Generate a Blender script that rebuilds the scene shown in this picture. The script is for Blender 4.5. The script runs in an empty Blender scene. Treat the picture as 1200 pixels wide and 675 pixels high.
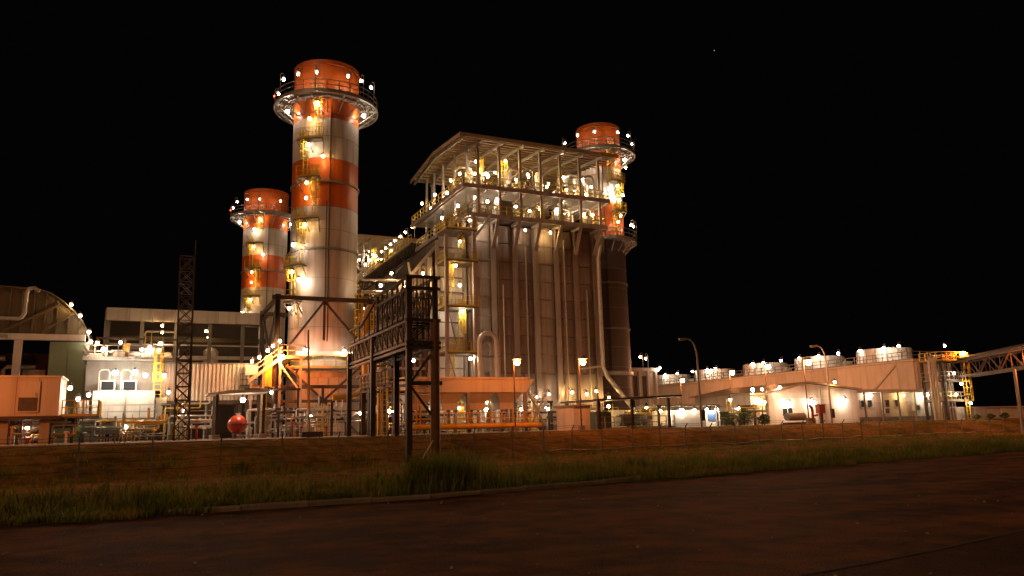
import bpy, math, random
import numpy as np
from mathutils import Vector, Matrix

SC = bpy.context.scene
COL = SC.collection
R = math.radians
rnd = random.Random(7)

# ------------------------------------------------------------------ camera
cam_d = bpy.data.cameras.new('camera')
cam_d.lens = 36.0 * 905 / 1200
cam_d.sensor_width = 36.0
cam_d.clip_start = 0.1
cam_d.clip_end = 12000
cam = bpy.data.objects.new('camera', cam_d)
COL.objects.link(cam)
PITCH = math.atan((503 - 337.5) / 905)
cam.matrix_world = (Matrix.Translation((0, 0, 1.65)) @ Matrix.Rotation(R(-25), 4, 'Z')
                    @ Matrix.Rotation(R(90) + PITCH, 4, 'X') @ Matrix.Rotation(-math.atan(.0255), 4, 'Z'))
SC.camera = cam

# ------------------------------------------------------------------ night sky
world = bpy.data.worlds.new('World')
SC.world = world
world.use_nodes = True
wn, wl = world.node_tree.nodes, world.node_tree.links
wn.clear()
w_out = wn.new('ShaderNodeOutputWorld')
w_bg = wn.new('ShaderNodeBackground')
w_sky = wn.new('ShaderNodeTexSky')
w_sky.sky_type = 'NISHITA'
w_sky.sun_disc = False
w_sky.sun_elevation = R(-9)
w_sky.sun_rotation = R(200)
w_bg.inputs['Strength'].default_value = 0.05
w_add = wn.new('ShaderNodeAddShader')
w_glow = wn.new('ShaderNodeBackground')          # town light scattered in the night air
w_glow.inputs['Color'].default_value = (.75, 0.72, 1.0, 1)
w_glow.inputs['Strength'].default_value = 0.0012
wl.new(w_sky.outputs['Color'], w_bg.inputs['Color'])
wl.new(w_bg.outputs[0], w_add.inputs[0])
wl.new(w_glow.outputs[0], w_add.inputs[1])
wl.new(w_add.outputs[0], w_out.inputs['Surface'])

sun_d = bpy.data.lights.new('fill_light', 'SUN')     # dim, soft orange fill added behind the camera to light the foreground
sun_d.energy = 0.6
sun_d.angle = R(25)
sun_d.color = (1.0, .52, .23)
sun = bpy.data.objects.new('fill_light', sun_d); COL.objects.link(sun)
sun.rotation_euler = (R(52), 0, R(-50))

SC.view_settings.view_transform = 'Standard'
SC.view_settings.look = 'None'
SC.view_settings.gamma = 1
SC.view_settings.exposure = 0.0
SC.render.engine = 'CYCLES'
SC.cycles.use_denoising = True
SC.cycles.max_bounces = 5
SC.cycles.diffuse_bounces = 3
SC.cycles.glossy_bounces = 2
SC.cycles.transmission_bounces = 3
SC.cycles.sample_clamp_indirect = 3.0
SC.cycles.use_light_tree = True
SC.cycles.caustics_reflective = False
SC.cycles.caustics_refractive = False

WHITE_W = 120.0      # radiant watts of one white well-glass lamp
SODIUM_W = 2900.0    # one sodium street lamp
WHITE_C = (1.0, 0.73, 0.50)
SODIUM_C = (1.0, 0.21, 0.036)

# ------------------------------------------------------------------ materials
MATS = {}
def mat(name, base, rough=.7, metal=0.0, var=.25, scale=.6, dirt=None, dirt_amt=.35, streak=True, bump=.0, bscale=20, rand=.12):
    m = bpy.data.materials.new(name)
    m.use_nodes = True
    n, l = m.node_tree.nodes, m.node_tree.links
    b = n['Principled BSDF']
    tc = n.new('ShaderNodeTexCoord')
    nz = n.new('ShaderNodeTexNoise'); nz.inputs['Scale'].default_value = scale; nz.inputs['Detail'].default_value = 6
    l.new(tc.outputs['Object'], nz.inputs['Vector'])
    mr = n.new('ShaderNodeMapRange')
    mr.inputs['From Min'].default_value = .3; mr.inputs['From Max'].default_value = .7
    mr.inputs['To Min'].default_value = 1 - var; mr.inputs['To Max'].default_value = 1 + var * .5
    l.new(nz.outputs['Fac'], mr.inputs['Value'])
    oi = n.new('ShaderNodeObjectInfo')
    mo = n.new('ShaderNodeMapRange')
    mo.inputs['To Min'].default_value = 1 - rand; mo.inputs['To Max'].default_value = 1 + rand
    l.new(oi.outputs['Random'], mo.inputs['Value'])
    mu = n.new('ShaderNodeMath'); mu.operation = 'MULTIPLY'
    l.new(mr.outputs[0], mu.inputs[0]); l.new(mo.outputs[0], mu.inputs[1])
    vm = n.new('ShaderNodeVectorMath'); vm.operation = 'SCALE'
    vm.inputs[0].default_value = base[:3]
    l.new(mu.outputs[0], vm.inputs['Scale'])
    col = vm.outputs[0]
    if dirt is not None:
        mp = n.new('ShaderNodeMapping')
        mp.inputs['Scale'].default_value = (1.0, 1.0, .07) if streak else (1, 1, 1)
        l.new(tc.outputs['Object'], mp.inputs['Vector'])
        n2 = n.new('ShaderNodeTexNoise'); n2.inputs['Scale'].default_value = 1.7; n2.inputs['Detail'].default_value = 5
        l.new(mp.outputs[0], n2.inputs['Vector'])
        m2 = n.new('ShaderNodeMapRange')
        m2.inputs['From Min'].default_value = .48; m2.inputs['From Max'].default_value = .72
        m2.inputs['To Max'].default_value = dirt_amt
        l.new(n2.outputs['Fac'], m2.inputs['Value'])
        mx = n.new('ShaderNodeMix'); mx.data_type = 'RGBA'
        l.new(m2.outputs[0], mx.inputs['Factor'])
        l.new(col, mx.inputs[6]); mx.inputs[7].default_value = (*dirt, 1)
        col = mx.outputs[2]
    l.new(col, b.inputs['Base Color'])
    b.inputs['Roughness'].default_value = rough
    b.inputs['Metallic'].default_value = metal
    if bump:
        nb = n.new('ShaderNodeTexNoise'); nb.inputs['Scale'].default_value = bscale; nb.inputs['Detail'].default_value = 5
        l.new(tc.outputs['Object'], nb.inputs['Vector'])
        bp = n.new('ShaderNodeBump'); bp.inputs['Strength'].default_value = bump; bp.inputs['Distance'].default_value = .05
        l.new(nb.outputs['Fac'], bp.inputs['Height'])
        l.new(bp.outputs[0], b.inputs['Normal'])
    MATS[name] = m
    return m

def emit(name, color, watts, radius):
    m = bpy.data.materials.new(name)
    m.use_nodes = True
    n, l = m.node_tree.nodes, m.node_tree.links
    n.clear()
    o = n.new('ShaderNodeOutputMaterial'); e = n.new('ShaderNodeEmission')
    e.inputs['Color'].default_value = (*color, 1)
    e.inputs['Strength'].default_value = watts / (4 * math.pi ** 2 * radius ** 2)
    l.new(e.outputs[0], o.inputs['Surface'])
    MATS[name] = m
    return m

mat('stack_white', (.62, .56, .52), .42, dirt=(.26, .16, .11), dirt_amt=.65, var=.12, scale=.25)
mat('stack_orange', (.60, .125, .02), .4, dirt=(.22, .05, .015), dirt_amt=.6, var=.15, scale=.3)
mat('white_paint', (.68, .66, .62), .5, dirt=(.35, .27, .2), dirt_amt=.4, var=.12, scale=.4)
mat('cream_wall', (.70, .64, .58), .75, dirt=(.38, .28, .2), dirt_amt=.4, var=.12, scale=.3)
mat('cladding', (.40, .315, .265), .5, .15, dirt=(.16, .085, .055), dirt_amt=.7, var=.25, scale=.45, rand=.16)
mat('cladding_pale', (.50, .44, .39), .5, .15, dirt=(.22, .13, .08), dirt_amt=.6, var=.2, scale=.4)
mat('lagging', (.105, .08, .07), .55, dirt=(.12, .06, .04), dirt_amt=.5, var=.25, scale=.4)
mat('galvanised', (.42, .41, .39), .45, .35, var=.2, scale=1.2, dirt=(.22, .15, .1), dirt_amt=.35)
mat('grey_steel', (.26, .25, .23), .55, .2, var=.2, scale=1.0, dirt=(.16, .10, .07), dirt_amt=.4)
mat('dark_steel', (.060, .045, .036), .55, .1, var=.3, scale=1.5, dirt=(.10, .045, .02), dirt_amt=.4)
mat('grating', (.20, .18, .15), .65, .3, var=.2, scale=2)
mat('yellow_paint', (.76, .55, .06), .5, var=.15, scale=1.5, dirt=(.3, .18, .05), dirt_amt=.35)
mat('pipe_yellow', (.62, .34, .05), .45, var=.15, scale=1.5, dirt=(.3, .13, .03), dirt_amt=.35)
mat('red_paint', (.40, .035, .010), .33, var=.15, scale=1.5, dirt=(.2, .02, .01), dirt_amt=.3)
mat('brown_steel', (.15, .075, .03), .5, var=.3, scale=1.5, dirt=(.06, .03, .015), dirt_amt=.6)
mat('rust', (.20, .035, .018), .6, var=.25, scale=3)
mat('blue_paint', (.04, .09, .22), .45, var=.15, scale=1.5)
mat('green_paint', (.20, .27, .17), .6, var=.15, scale=.6, dirt=(.13, .13, .08), dirt_amt=.3)
mat('olive_roof', (.10, .078, .042), .6, var=.25, scale=.5, dirt=(.09, .06, .03), dirt_amt=.4)
mat('roof_sheet', (.38, .28, .17), .55, .15, var=.2, scale=.6, dirt=(.2, .12, .07), dirt_amt=.4)
mat('insulated_pipe', (.60, .56, .50), .38, .3, var=.15, scale=2)
mat('black_glass', (.02, .022, .025), .12, var=.1)
mat('louvre', (.09, .08, .07), .6, var=.2, scale=3)
mat('rubber', (.02, .02, .02), .85, var=.2)
mat('concrete', (.34, .30, .26), .85, var=.25, scale=.8, dirt=(.2, .15, .1), dirt_amt=.4, bump=.3, bscale=8)
mat('kerb_concrete', (.24, .19, .15), .9, var=.35, scale=2.5, dirt=(.10, .06, .04), dirt_amt=.6, streak=False, bump=.5, bscale=12)
mat('leaf', (.07, .11, .025), .6, var=.35, scale=1.2)
mat('bark', (.10, .07, .045), .9, var=.3, scale=4)
mat('grass_blade', (.20, .25, .05), .65, var=.5, scale=.35, rand=0, dirt=(.40, .29, .09), dirt_amt=.8, streak=False)
WR, SR = .135, .22
emit('white_lamp', WHITE_C, WHITE_W, WR)
emit('sodium_lamp', SODIUM_C, SODIUM_W, SR)
emit('white_lamp_small', WHITE_C, 62, .12)
emit('sodium_lamp_strong', (1, .33, .115), 3000, .30)
emit('sodium_lamp_front', (1, .34, .12), 1500, .25)
emit('glare_lamp', (1, .86, .66), 520, .2)
emit('warm_lamp', (1, .60, .22), 125, .12)
emit('bright_lamp', (1, .80, .58), 210, .17)
emit('sodium_lamp_dim', SODIUM_C, 780, .24)
emit('red_beacon', (1, .05, .02), 12, .12)

gm = MATS['grass_blade']
_n, _l = gm.node_tree.nodes, gm.node_tree.links
_tr = _n.new('ShaderNodeBsdfTranslucent'); _mx = _n.new('ShaderNodeMixShader'); _mx.inputs[0].default_value = .55
_b = _n['Principled BSDF']; _b.inputs['Specular IOR Level'].default_value = .15
_l.new(_b.inputs['Base Color'].links[0].from_socket, _tr.inputs['Color'])
_l.new(_b.outputs[0], _mx.inputs[1]); _l.new(_tr.outputs[0], _mx.inputs[2])
_l.new(_mx.outputs[0], [q for q in _n if q.type == 'OUTPUT_MATERIAL'][0].inputs['Surface'])

def ground_mat():
    m = bpy.data.materials.new('bank_soil'); m.use_nodes = True
    n, l = m.node_tree.nodes, m.node_tree.links; b = n['Principled BSDF']
    tc = n.new('ShaderNodeTexCoord')
    def noise(s, d=6):
        z = n.new('ShaderNodeTexNoise'); z.inputs['Scale'].default_value = s; z.inputs['Detail'].default_value = d
        l.new(tc.outputs['Object'], z.inputs['Vector']); return z
    a, c, f = noise(.22), noise(1.6), noise(14)
    r1 = n.new('ShaderNodeValToRGB')
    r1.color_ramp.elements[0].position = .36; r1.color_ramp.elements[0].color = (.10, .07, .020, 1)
    r1.color_ramp.elements[1].position = .66; r1.color_ramp.elements[1].color = (.46, .22, .045, 1)  # soil tones tinted with the orange of the lamplight
    l.new(a.outputs['Fac'], r1.inputs['Fac'])
    r2 = n.new('ShaderNodeValToRGB')
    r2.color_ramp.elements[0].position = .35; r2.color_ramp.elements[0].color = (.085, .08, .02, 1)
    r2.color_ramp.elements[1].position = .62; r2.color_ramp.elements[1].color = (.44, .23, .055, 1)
    l.new(c.outputs['Fac'], r2.inputs['Fac'])
    mx = n.new('ShaderNodeMix'); mx.data_type = 'RGBA'; mx.inputs['Factor'].default_value = .5
    l.new(r1.outputs[0], mx.inputs[6]); l.new(r2.outputs[0], mx.inputs[7])
    mm = n.new('ShaderNodeMix'); mm.data_type = 'RGBA'; mm.blend_type = 'MULTIPLY'; mm.inputs['Factor'].default_value = .7
    l.new(mx.outputs[2], mm.inputs[6])
    r3 = n.new('ShaderNodeMapRange'); r3.inputs['From Min'].default_value = .3; r3.inputs['From Max'].default_value = .7
    r3.inputs['To Min'].default_value = .45; r3.inputs['To Max'].default_value = 1.3
    l.new(f.outputs['Fac'], r3.inputs['Value']); l.new(r3.outputs[0], mm.inputs[7])
    l.new(mm.outputs[2], b.inputs['Base Color'])
    b.inputs['Roughness'].default_value = .95
    b.inputs['Specular IOR Level'].default_value = .05
    bp = n.new('ShaderNodeBump'); bp.inputs['Strength'].default_value = .9; bp.inputs['Distance'].default_value = .12
    ad = n.new('ShaderNodeMath'); ad.operation = 'ADD'
    l.new(c.outputs['Fac'], ad.inputs[0]); l.new(f.outputs['Fac'], ad.inputs[1])
    l.new(ad.outputs[0], bp.inputs['Height']); l.new(bp.outputs[0], b.inputs['Normal'])
    MATS['bank_soil'] = m
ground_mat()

def road_mat(name, lo, hi):
    m = bpy.data.materials.new(name); m.use_nodes = True
    n, l = m.node_tree.nodes, m.node_tree.links; b = n['Principled BSDF']
    tc = n.new('ShaderNodeTexCoord')
    def noise(s, d=6, v=None):
        z = n.new('ShaderNodeTexNoise'); z.inputs['Scale'].default_value = s; z.inputs['Detail'].default_value = d
        l.new(v or tc.outputs['Object'], z.inputs['Vector']); return z
    mp = n.new('ShaderNodeMapping'); mp.inputs['Rotation'].default_value = (0, 0, R(-9)); mp.inputs['Scale'].default_value = (.35, 1.3, 1)
    l.new(tc.outputs['Object'], mp.inputs['Vector'])
    a, c, f = noise(.45, 9, mp.outputs[0]), noise(1.4, 9), noise(28, 4)
    ad = n.new('ShaderNodeMath'); ad.operation = 'ADD'; l.new(a.outputs['Fac'], ad.inputs[0]); l.new(c.outputs['Fac'], ad.inputs[1])
    r = n.new('ShaderNodeMapRange'); r.inputs['From Min'].default_value = .84; r.inputs['From Max'].default_value = 1.2
    l.new(ad.outputs[0], r.inputs['Value'])
    mx = n.new('ShaderNodeMix'); mx.data_type = 'RGBA'; l.new(r.outputs[0], mx.inputs['Factor'])
    mx.inputs[6].default_value = (*lo, 1); mx.inputs[7].default_value = (*hi, 1)
    wp = n.new('ShaderNodeTexNoise'); wp.inputs['Scale'].default_value = 1.2; l.new(tc.outputs['Object'], wp.inputs['Vector'])
    wa = n.new('ShaderNodeVectorMath'); wa.operation = 'ADD'
    l.new(tc.outputs['Object'], wa.inputs[0]); l.new(wp.outputs['Color'], wa.inputs[1])
    vo = n.new('ShaderNodeTexVoronoi'); vo.feature = 'DISTANCE_TO_EDGE'; vo.inputs['Scale'].default_value = .32
    l.new(wa.outputs[0], vo.inputs['Vector'])
    cr = n.new('ShaderNodeMapRange'); cr.inputs['From Max'].default_value = .012; cr.inputs['To Min'].default_value = .6
    l.new(vo.outputs['Distance'], cr.inputs['Value'])
    g = n.new('ShaderNodeMapRange'); g.inputs['From Min'].default_value = .3; g.inputs['From Max'].default_value = .7
    g.inputs['To Min'].default_value = .6; g.inputs['To Max'].default_value = 1.35; l.new(f.outputs['Fac'], g.inputs['Value'])
    mu = n.new('ShaderNodeMath'); mu.operation = 'MULTIPLY'; l.new(cr.outputs[0], mu.inputs[0]); l.new(g.outputs[0], mu.inputs[1])
    vs = n.new('ShaderNodeVectorMath'); vs.operation = 'SCALE'; l.new(mx.outputs[2], vs.inputs[0]); l.new(mu.outputs[0], vs.inputs['Scale'])
    l.new(vs.outputs[0], b.inputs['Base Color'])
    rr = n.new('ShaderNodeMapRange'); rr.inputs['To Min'].default_value = .62; rr.inputs['To Max'].default_value = .95
    l.new(c.outputs['Fac'], rr.inputs['Value']); l.new(rr.outputs[0], b.inputs['Roughness'])
    b.inputs['Specular IOR Level'].default_value = .06
    bp = n.new('ShaderNodeBump'); bp.inputs['Strength'].default_value = 1.0; bp.inputs['Distance'].default_value = .05
    hm = n.new('ShaderNodeMath'); hm.operation = 'ADD'; l.new(c.outputs['Fac'], hm.inputs[0]); l.new(f.outputs['Fac'], hm.inputs[1])
    l.new(hm.outputs[0], bp.inputs['Height']); l.new(bp.outputs[0], b.inputs['Normal'])
    MATS[name] = m
road_mat('road_asphalt', (.035, .014, .006), (.19, .078, .030))  # asphalt tones carry the orange lamplight in their colour
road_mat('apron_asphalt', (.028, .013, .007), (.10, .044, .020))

# ------------------------------------------------------------------ mesh builder
def V(*a):
    return Vector(a)

class MB:
    # collects shapes for one mesh
    def __init__(self):
        self.v, self.f = [], []
    def add(self, vs, fs):
        o = len(self.v)
        self.v += [tuple(p) for p in vs]
        self.f += [tuple(i + o for i in f) for f in fs]
        return self
    def box(self, x0, x1, y0, y1, z0, z1):
        vs = [(x0, y0, z0), (x1, y0, z0), (x1, y1, z0), (x0, y1, z0), (x0, y0, z1), (x1, y0, z1), (x1, y1, z1), (x0, y1, z1)]
        return self.add(vs, [(3, 2, 1, 0), (4, 5, 6, 7), (0, 1, 5, 4), (1, 2, 6, 5), (2, 3, 7, 6), (3, 0, 4, 7)])
    def beam(self, p, q, w, h=None):
        h = h or w
        p, q = Vector(p), Vector(q)
        d = (q - p)
        if d.length < 1e-6:
            return self
        d.normalize()
        up = Vector((0, 0, 1)) if abs(d.z) < .95 else Vector((0, 1, 0))
        s = d.cross(up).normalized(); t = s.cross(d).normalized()
        vs = []
        for c in (p, q):
            for a, b in ((-1, -1), (1, -1), (1, 1), (-1, 1)):
                vs.append(c + s * (a * w / 2) + t * (b * h / 2))
        return self.add(vs, [(0, 1, 2, 3), (7, 6, 5, 4), (0, 4, 5, 1), (1, 5, 6, 2), (2, 6, 7, 3), (3, 7, 4, 0)])
    def tube(self, pts, r, n=8, r2=None):
        pts = [Vector(p) for p in pts]
        k = len(pts)
        vs, fs = [], []
        prev = None
        for i, p in enumerate(pts):
            d = (pts[min(i + 1, k - 1)] - pts[max(i - 1, 0)]).normalized()
            if prev is None:
                up = Vector((0, 0, 1)) if abs(d.z) < .9 else Vector((1, 0, 0))
                s = d.cross(up).normalized()
            else:
                s = (prev - d * prev.dot(d)).normalized()
            prev = s
            t = d.cross(s)
            rr = r if r2 is None else r + (r2 - r) * i / (k - 1)
            for j in range(n):
                a = 2 * math.pi * j / n
                vs.append(p + s * (rr * math.cos(a)) + t * (rr * math.sin(a)))
        for i in range(k - 1):
            for j in range(n):
                a, b = i * n + j, i * n + (j + 1) % n
                fs.append((a, b, b + n, a + n))
        fs.append(tuple(range(n - 1, -1, -1)))
        fs.append(tuple((k - 1) * n + j for j in range(n)))
        return self.add(vs, fs)
    def lathe(self, cx, cy, prof, n=32, a0=0, a1=2 * math.pi):
        full = abs(a1 - a0 - 2 * math.pi) < 1e-6
        m = n if full else n + 1
        vs, fs = [], []
        for r, z in prof:
            for j in range(m):
                a = a0 + (a1 - a0) * j / n
                vs.append((cx + r * math.cos(a), cy + r * math.sin(a), z))
        for i in range(len(prof) - 1):
            for j in range(n):
                b = (j + 1) % m
                fs.append((i * m + j, i * m + b, (i + 1) * m + b, (i + 1) * m + j))
        return self.add(vs, fs)
    def prism_y(self, poly, y0, y1):      # poly of (x,z)
        k = len(poly)
        vs = [(x, y0, z) for x, z in poly] + [(x, y1, z) for x, z in poly]
        fs = [tuple(range(k)), tuple(range(2 * k - 1, k - 1, -1))]
        for i in range(k):
            j = (i + 1) % k
            fs.append((i, i + k, j + k, j))
        return self.add(vs, fs)
    def corr_x(self, x0, x1, y, z0, z1, pitch=.3, dep=.07):    # corrugated sheet facing -y
        prof = []
        x = x0
        while x < x1 - 1e-4:
            for t, o in ((0, 0), (.35, 0), (.5, -dep), (.85, -dep)):
                if x + t * pitch <= x1:
                    prof.append((x + t * pitch, y + o))
            x += pitch
        prof.append((x1, y))
        k = len(prof)
        vs = [(a, b, z0) for a, b in prof] + [(a, b, z1) for a, b in prof] + [(a, b + .02, z0) for a, b in prof] + [(a, b + .02, z1) for a, b in prof]
        fs = []
        for i in range(k - 1):
            fs.append((i, i + 1, k + i + 1, k + i))
            fs.append((2 * k + i + 1, 2 * k + i, 3 * k + i, 3 * k + i + 1))
        return self.add(vs, fs)
    def mesh(self, name, off=(0, 0, 0), smooth=None):
        m = bpy.data.meshes.new(name)
        o = Vector(off)
        m.from_pydata([(a - o.x, b - o.y, c - o.z) for a, b, c in self.v], [], self.f)
        if smooth:
            m.polygons.foreach_set('use_smooth', [True] * len(m.polygons))
            m.set_sharp_from_angle(angle=R(smooth))
        m.update()
        return m

def raw(name, mesh, m=None, parent=None, loc=(0, 0, 0), rz=0.0):
    o = bpy.data.objects.new(name, mesh)
    COL.objects.link(o)
    if m and not mesh.materials:
        mesh.materials.append(MATS[m])
    o.location = loc
    if rz:
        o.rotation_euler[2] = rz
    if parent is not None:
        o.parent = parent
    return o

def thing(name, label, cat, loc, group=None):
    o = bpy.data.objects.new(name, None)
    COL.objects.link(o)
    o.location = loc
    o.empty_display_size = .3
    o['label'] = label
    o['category'] = cat
    if group:
        o['group'] = group
    return o

def root_loc(o):
    while o.parent is not None:
        o = o.parent
    return o.location

def part(parent, name, mb, m, smooth=None, label=None, kind=None):
    off = root_loc(parent)
    o = raw(name, mb.mesh(name, off, smooth), m, parent)
    if label:
        o['label'] = label
    if kind:
        o['kind'] = kind
    return o

def struct(name, mb, m, smooth=None):
    o = raw(name, mb.mesh(name, (0, 0, 0), smooth), m)
    o['kind'] = 'structure'
    return o

def piece(parent, name, mesh, m, at, rz=0.0):       # shares mesh data; at in world coordinates
    off = root_loc(parent)
    return raw(name, mesh, m, parent, (at[0] - off.x, at[1] - off.y, at[2] - off.z), rz)

def box_mesh(sx, sy, sz, bev=0.0):
    b = MB()
    if bev:
        x, y, z = sx / 2, sy / 2, sz / 2
        # front face toward -y is chamfered
        vs = [(-x, y, -z), (x, y, -z), (x, y, z), (-x, y, z), (-x, -y + bev, -z), (x, -y + bev, -z), (x, -y + bev, z), (-x, -y + bev, z),
              (-x + bev, -y, -z + bev), (x - bev, -y, -z + bev), (x - bev, -y, z - bev), (-x + bev, -y, z - bev)]
        b.add(vs, [(1, 0, 3, 2), (0, 1, 5, 4), (1, 2, 6, 5), (2, 3, 7, 6), (3, 0, 4, 7), (4, 5, 9, 8), (5, 6, 10, 9), (6, 7, 11, 10), (7, 4, 8, 11), (8, 9, 10, 11)])
    else:
        b.box(-sx / 2, sx / 2, -sy / 2, sy / 2, -sz / 2, sz / 2)
    return b.mesh('piece')

# ------------------------------------------------------------------ lamps
def ico(r):
    import bmesh
    bm = bmesh.new()
    bmesh.ops.create_icosphere(bm, subdivisions=2, radius=r)
    m = bpy.data.meshes.new('lens'); bm.to_mesh(m); bm.free()
    m.polygons.foreach_set('use_smooth', [True] * len(m.polygons))
    return m
LENS = {}
for key, (mn, rr) in dict(white=('white_lamp', WR), sodium=('sodium_lamp', SR), small=('white_lamp_small', .12), strong=('sodium_lamp_strong', .30), glare=('glare_lamp', .2), front=('sodium_lamp_front', .25), warm=('warm_lamp', .12), bright=('bright_lamp', .17), dim=('sodium_lamp_dim', .24)).items():
    LENS[key] = ico(rr); LENS[key].materials.append(MATS[mn])
LENS['beacon'] = ico(.12); LENS['beacon'].materials.append(MATS['red_beacon'])
hb = MB()
hb.lathe(0, 0, [(.0, .40), (.07, .40), (.08, .28), (.19, .22), (.20, .17), (.0, .185)], 12)
HOUSE = hb.mesh('lamp_housing', smooth=40); HOUSE.materials.append(MATS['lagging'])
hp = MB()
hp.lathe(0, 0, [(.0, .40), (.07, .40), (.08, .28), (.19, .22), (.20, .17), (.0, .185)], 12)
hp.tube([(.0, 0, .4), (0, 0, .55), (.12, 0, .62), (.3, 0, .6), (.36, 0, .45), (.36, 0, -1.7)], .035, 6)
HOUSE_POST = hp.mesh('lamp_on_stanchion', smooth=40); HOUSE_POST.materials.append(MATS['lagging'])
hw = MB()
hw.lathe(0, 0, [(.0, .40), (.07, .40), (.08, .28), (.19, .22), (.20, .17), (.0, .185)], 12)
hw.tube([(0, 0, .4), (0, .15, .52), (0, .45, .5), (0, .6, .35)], .04, 6)
HOUSE_WALL = hw.mesh('lamp_on_bracket', smooth=40); HOUSE_WALL.materials.append(MATS['lagging'])

lamp_rnd = random.Random(21)
def flood(root, at, kind='white', style='plain', rz=0.0):
    if kind == 'white':
        kind = lamp_rnd.choice(['white', 'white', 'small', 'warm', 'warm', 'warm', 'bright'])
    hm = {'plain': HOUSE, 'post': HOUSE_POST, 'wall': HOUSE_WALL}[style]
    h = piece(root, 'floodlight', hm, None, at, rz)
    raw('lens', LENS[kind], None, h)
    return h

# ------------------------------------------------------------------ steelwork helpers
def railing(mb, pts, h=1.1, sp=1.5, w=.07, closed=False):
    pts = [Vector(p) for p in pts]
    if closed:
        pts.append(pts[0])
    for a, b in zip(pts, pts[1:]):
        d = b - a
        k = max(1, int(round(d.length / sp)))
        for i in range(k + 1):
            p = a + d * (i / k)
            mb.beam(p, p + V(0, 0, h), w)
        for hh in (h, h * .55):
            mb.beam(a + V(0, 0, hh), b + V(0, 0, hh), w)
        mb.beam(a + V(0, 0, .08), b + V(0, 0, .08), w * .5, .14)
    return mb

def ladder(mb, p, q, out, cage=True, w=.5):
    """ladder from p up to q; out = outward unit direction"""
    p, q, out = Vector(p), Vector(q), Vector(out).normalized()
    d = (q - p); L = d.length; d.normalize()
    s = d.cross(out).normalized()
    for sg in (-1, 1):
        mb.beam(p + s * (sg * w / 2), q + s * (sg * w / 2) + V(0, 0, 1.0), .07)
    k = int(L / .42)
    for i in range(k):
        c = p + d * (.42 * (i + .5))
        mb.beam(c - s * (w / 2), c + s * (w / 2), .045)
    if cage:
        z = 2.1
        ring = [(-.5, .0), (-.42, .42), (-.2, .7), (.2, .7), (.42, .42), (.5, 0)]
        if L > 3:
            while z < L + .9:
                c = p + d * z
                pr = [c + s * (a * .8) + out * b for a, b in ring]
                for u, v in zip(pr, pr[1:]):
                    mb.beam(u, v, .07, .09)
                z += .75
            for a, b in ring[1:5]:
                mb.beam(p + d * 2.1 + s * (a * .8) + out * b, p + d * (L + .9) + s * (a * .8) + out * b, .075)
    return mb

def stairs(mb, p, q, w=.9):
    p, q = Vector(p), Vector(q)
    d = q - p
    s = Vector((-d.y, d.x, 0)).normalized() * (w / 2)
    for sg in (-1, 1):
        mb.beam(p + s * sg, q + s * sg, .06, .26)
        mb.beam(p + s * sg + V(0, 0, 1), q + s * sg + V(0, 0, 1), .06)
        mb.beam(p + s * sg + V(0, 0, .55), q + s * sg + V(0, 0, .55), .05)
        k = max(2, int(d.length / 1.2))
        for i in range(k + 1):
            c = p + d * (i / k) + s * sg
            mb.beam(c, c + V(0, 0, 1), .06)
    k = max(2, int(abs(d.z) / .22))
    for i in range(k):
        c = p + d * ((i + .5) / k)
        mb.beam(c - s, c + s, .25, .04)
    return mb

def xbrace(mb, a, b, c, d, w=.12):
    mb.beam(a, c, w); mb.beam(b, d, w)
    return mb

def arc(cx, cy, r, a0, a1, z, n=12):
    return [(cx + r * math.cos(a0 + (a1 - a0) * i / n), cy + r * math.sin(a0 + (a1 - a0) * i / n), z) for i in range(n + 1)]

YZ = 1.45            # level of the plant yard

# ================================================================== GROUND
def interp(pts, x):
    if x <= pts[0][0]:
        return pts[0][1]
    for (x0, y0), (x1, y1) in zip(pts, pts[1:]):
        if x <= x1:
            return y0 + (y1 - y0) * (x - x0) / (x1 - x0)
    return pts[-1][1]
KERB = [(-60, 20.6), (-20, 19.6), (-2, 18.9), (6.3, 18.9), (16, 21.0), (39, 24.6), (120, 37.5)]
FOOT = [(-60, 33.5), (-20, 34.6), (4, 35.8), (12, 38.3), (18, 40.2), (24, 43.2), (37, 46.0), (60, 49.5), (85, 52.6), (130, 58)]
def kerb_y(x): return interp(KERB, x)
def foot_y(x): return interp(FOOT, x)
def sstep(t):
    t = min(1, max(0, t)); return t * t * (3 - 2 * t)
def bump(x, y):
    return (.05 * math.sin(x * .71 + 1.3) * math.sin(y * .83) + .035 * math.sin(x * 1.9 + y * 1.3) + .02 * math.sin(x * 3.7 - y * 2.9))
BANK_W = 6.5
def ground_z(x, y):
    k, f = kerb_y(x), foot_y(x)
    if y < k + .3:
        return -.03
    if y < f:
        t = min(1, (y - k - .3) / .8)
        g = sstep(t) * .10
        g2 = -.10 * sstep((y - (f - 5)) / 5)                       # shallow ditch at the foot of the bank
        return g + g2 + bump(x, y) * .8 * t
    t = (y - f) / BANK_W
    z = sstep(t * .5 + .0) * 2 if t < 1 else 1
    z = math.sin(min(1, t) * math.pi / 2) ** 1.25
    edge = 1 - sstep((t - .75) / .25)
    return z * YZ + bump(x, y) * (edge * .9) - .004 * (1 - edge)

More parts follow.
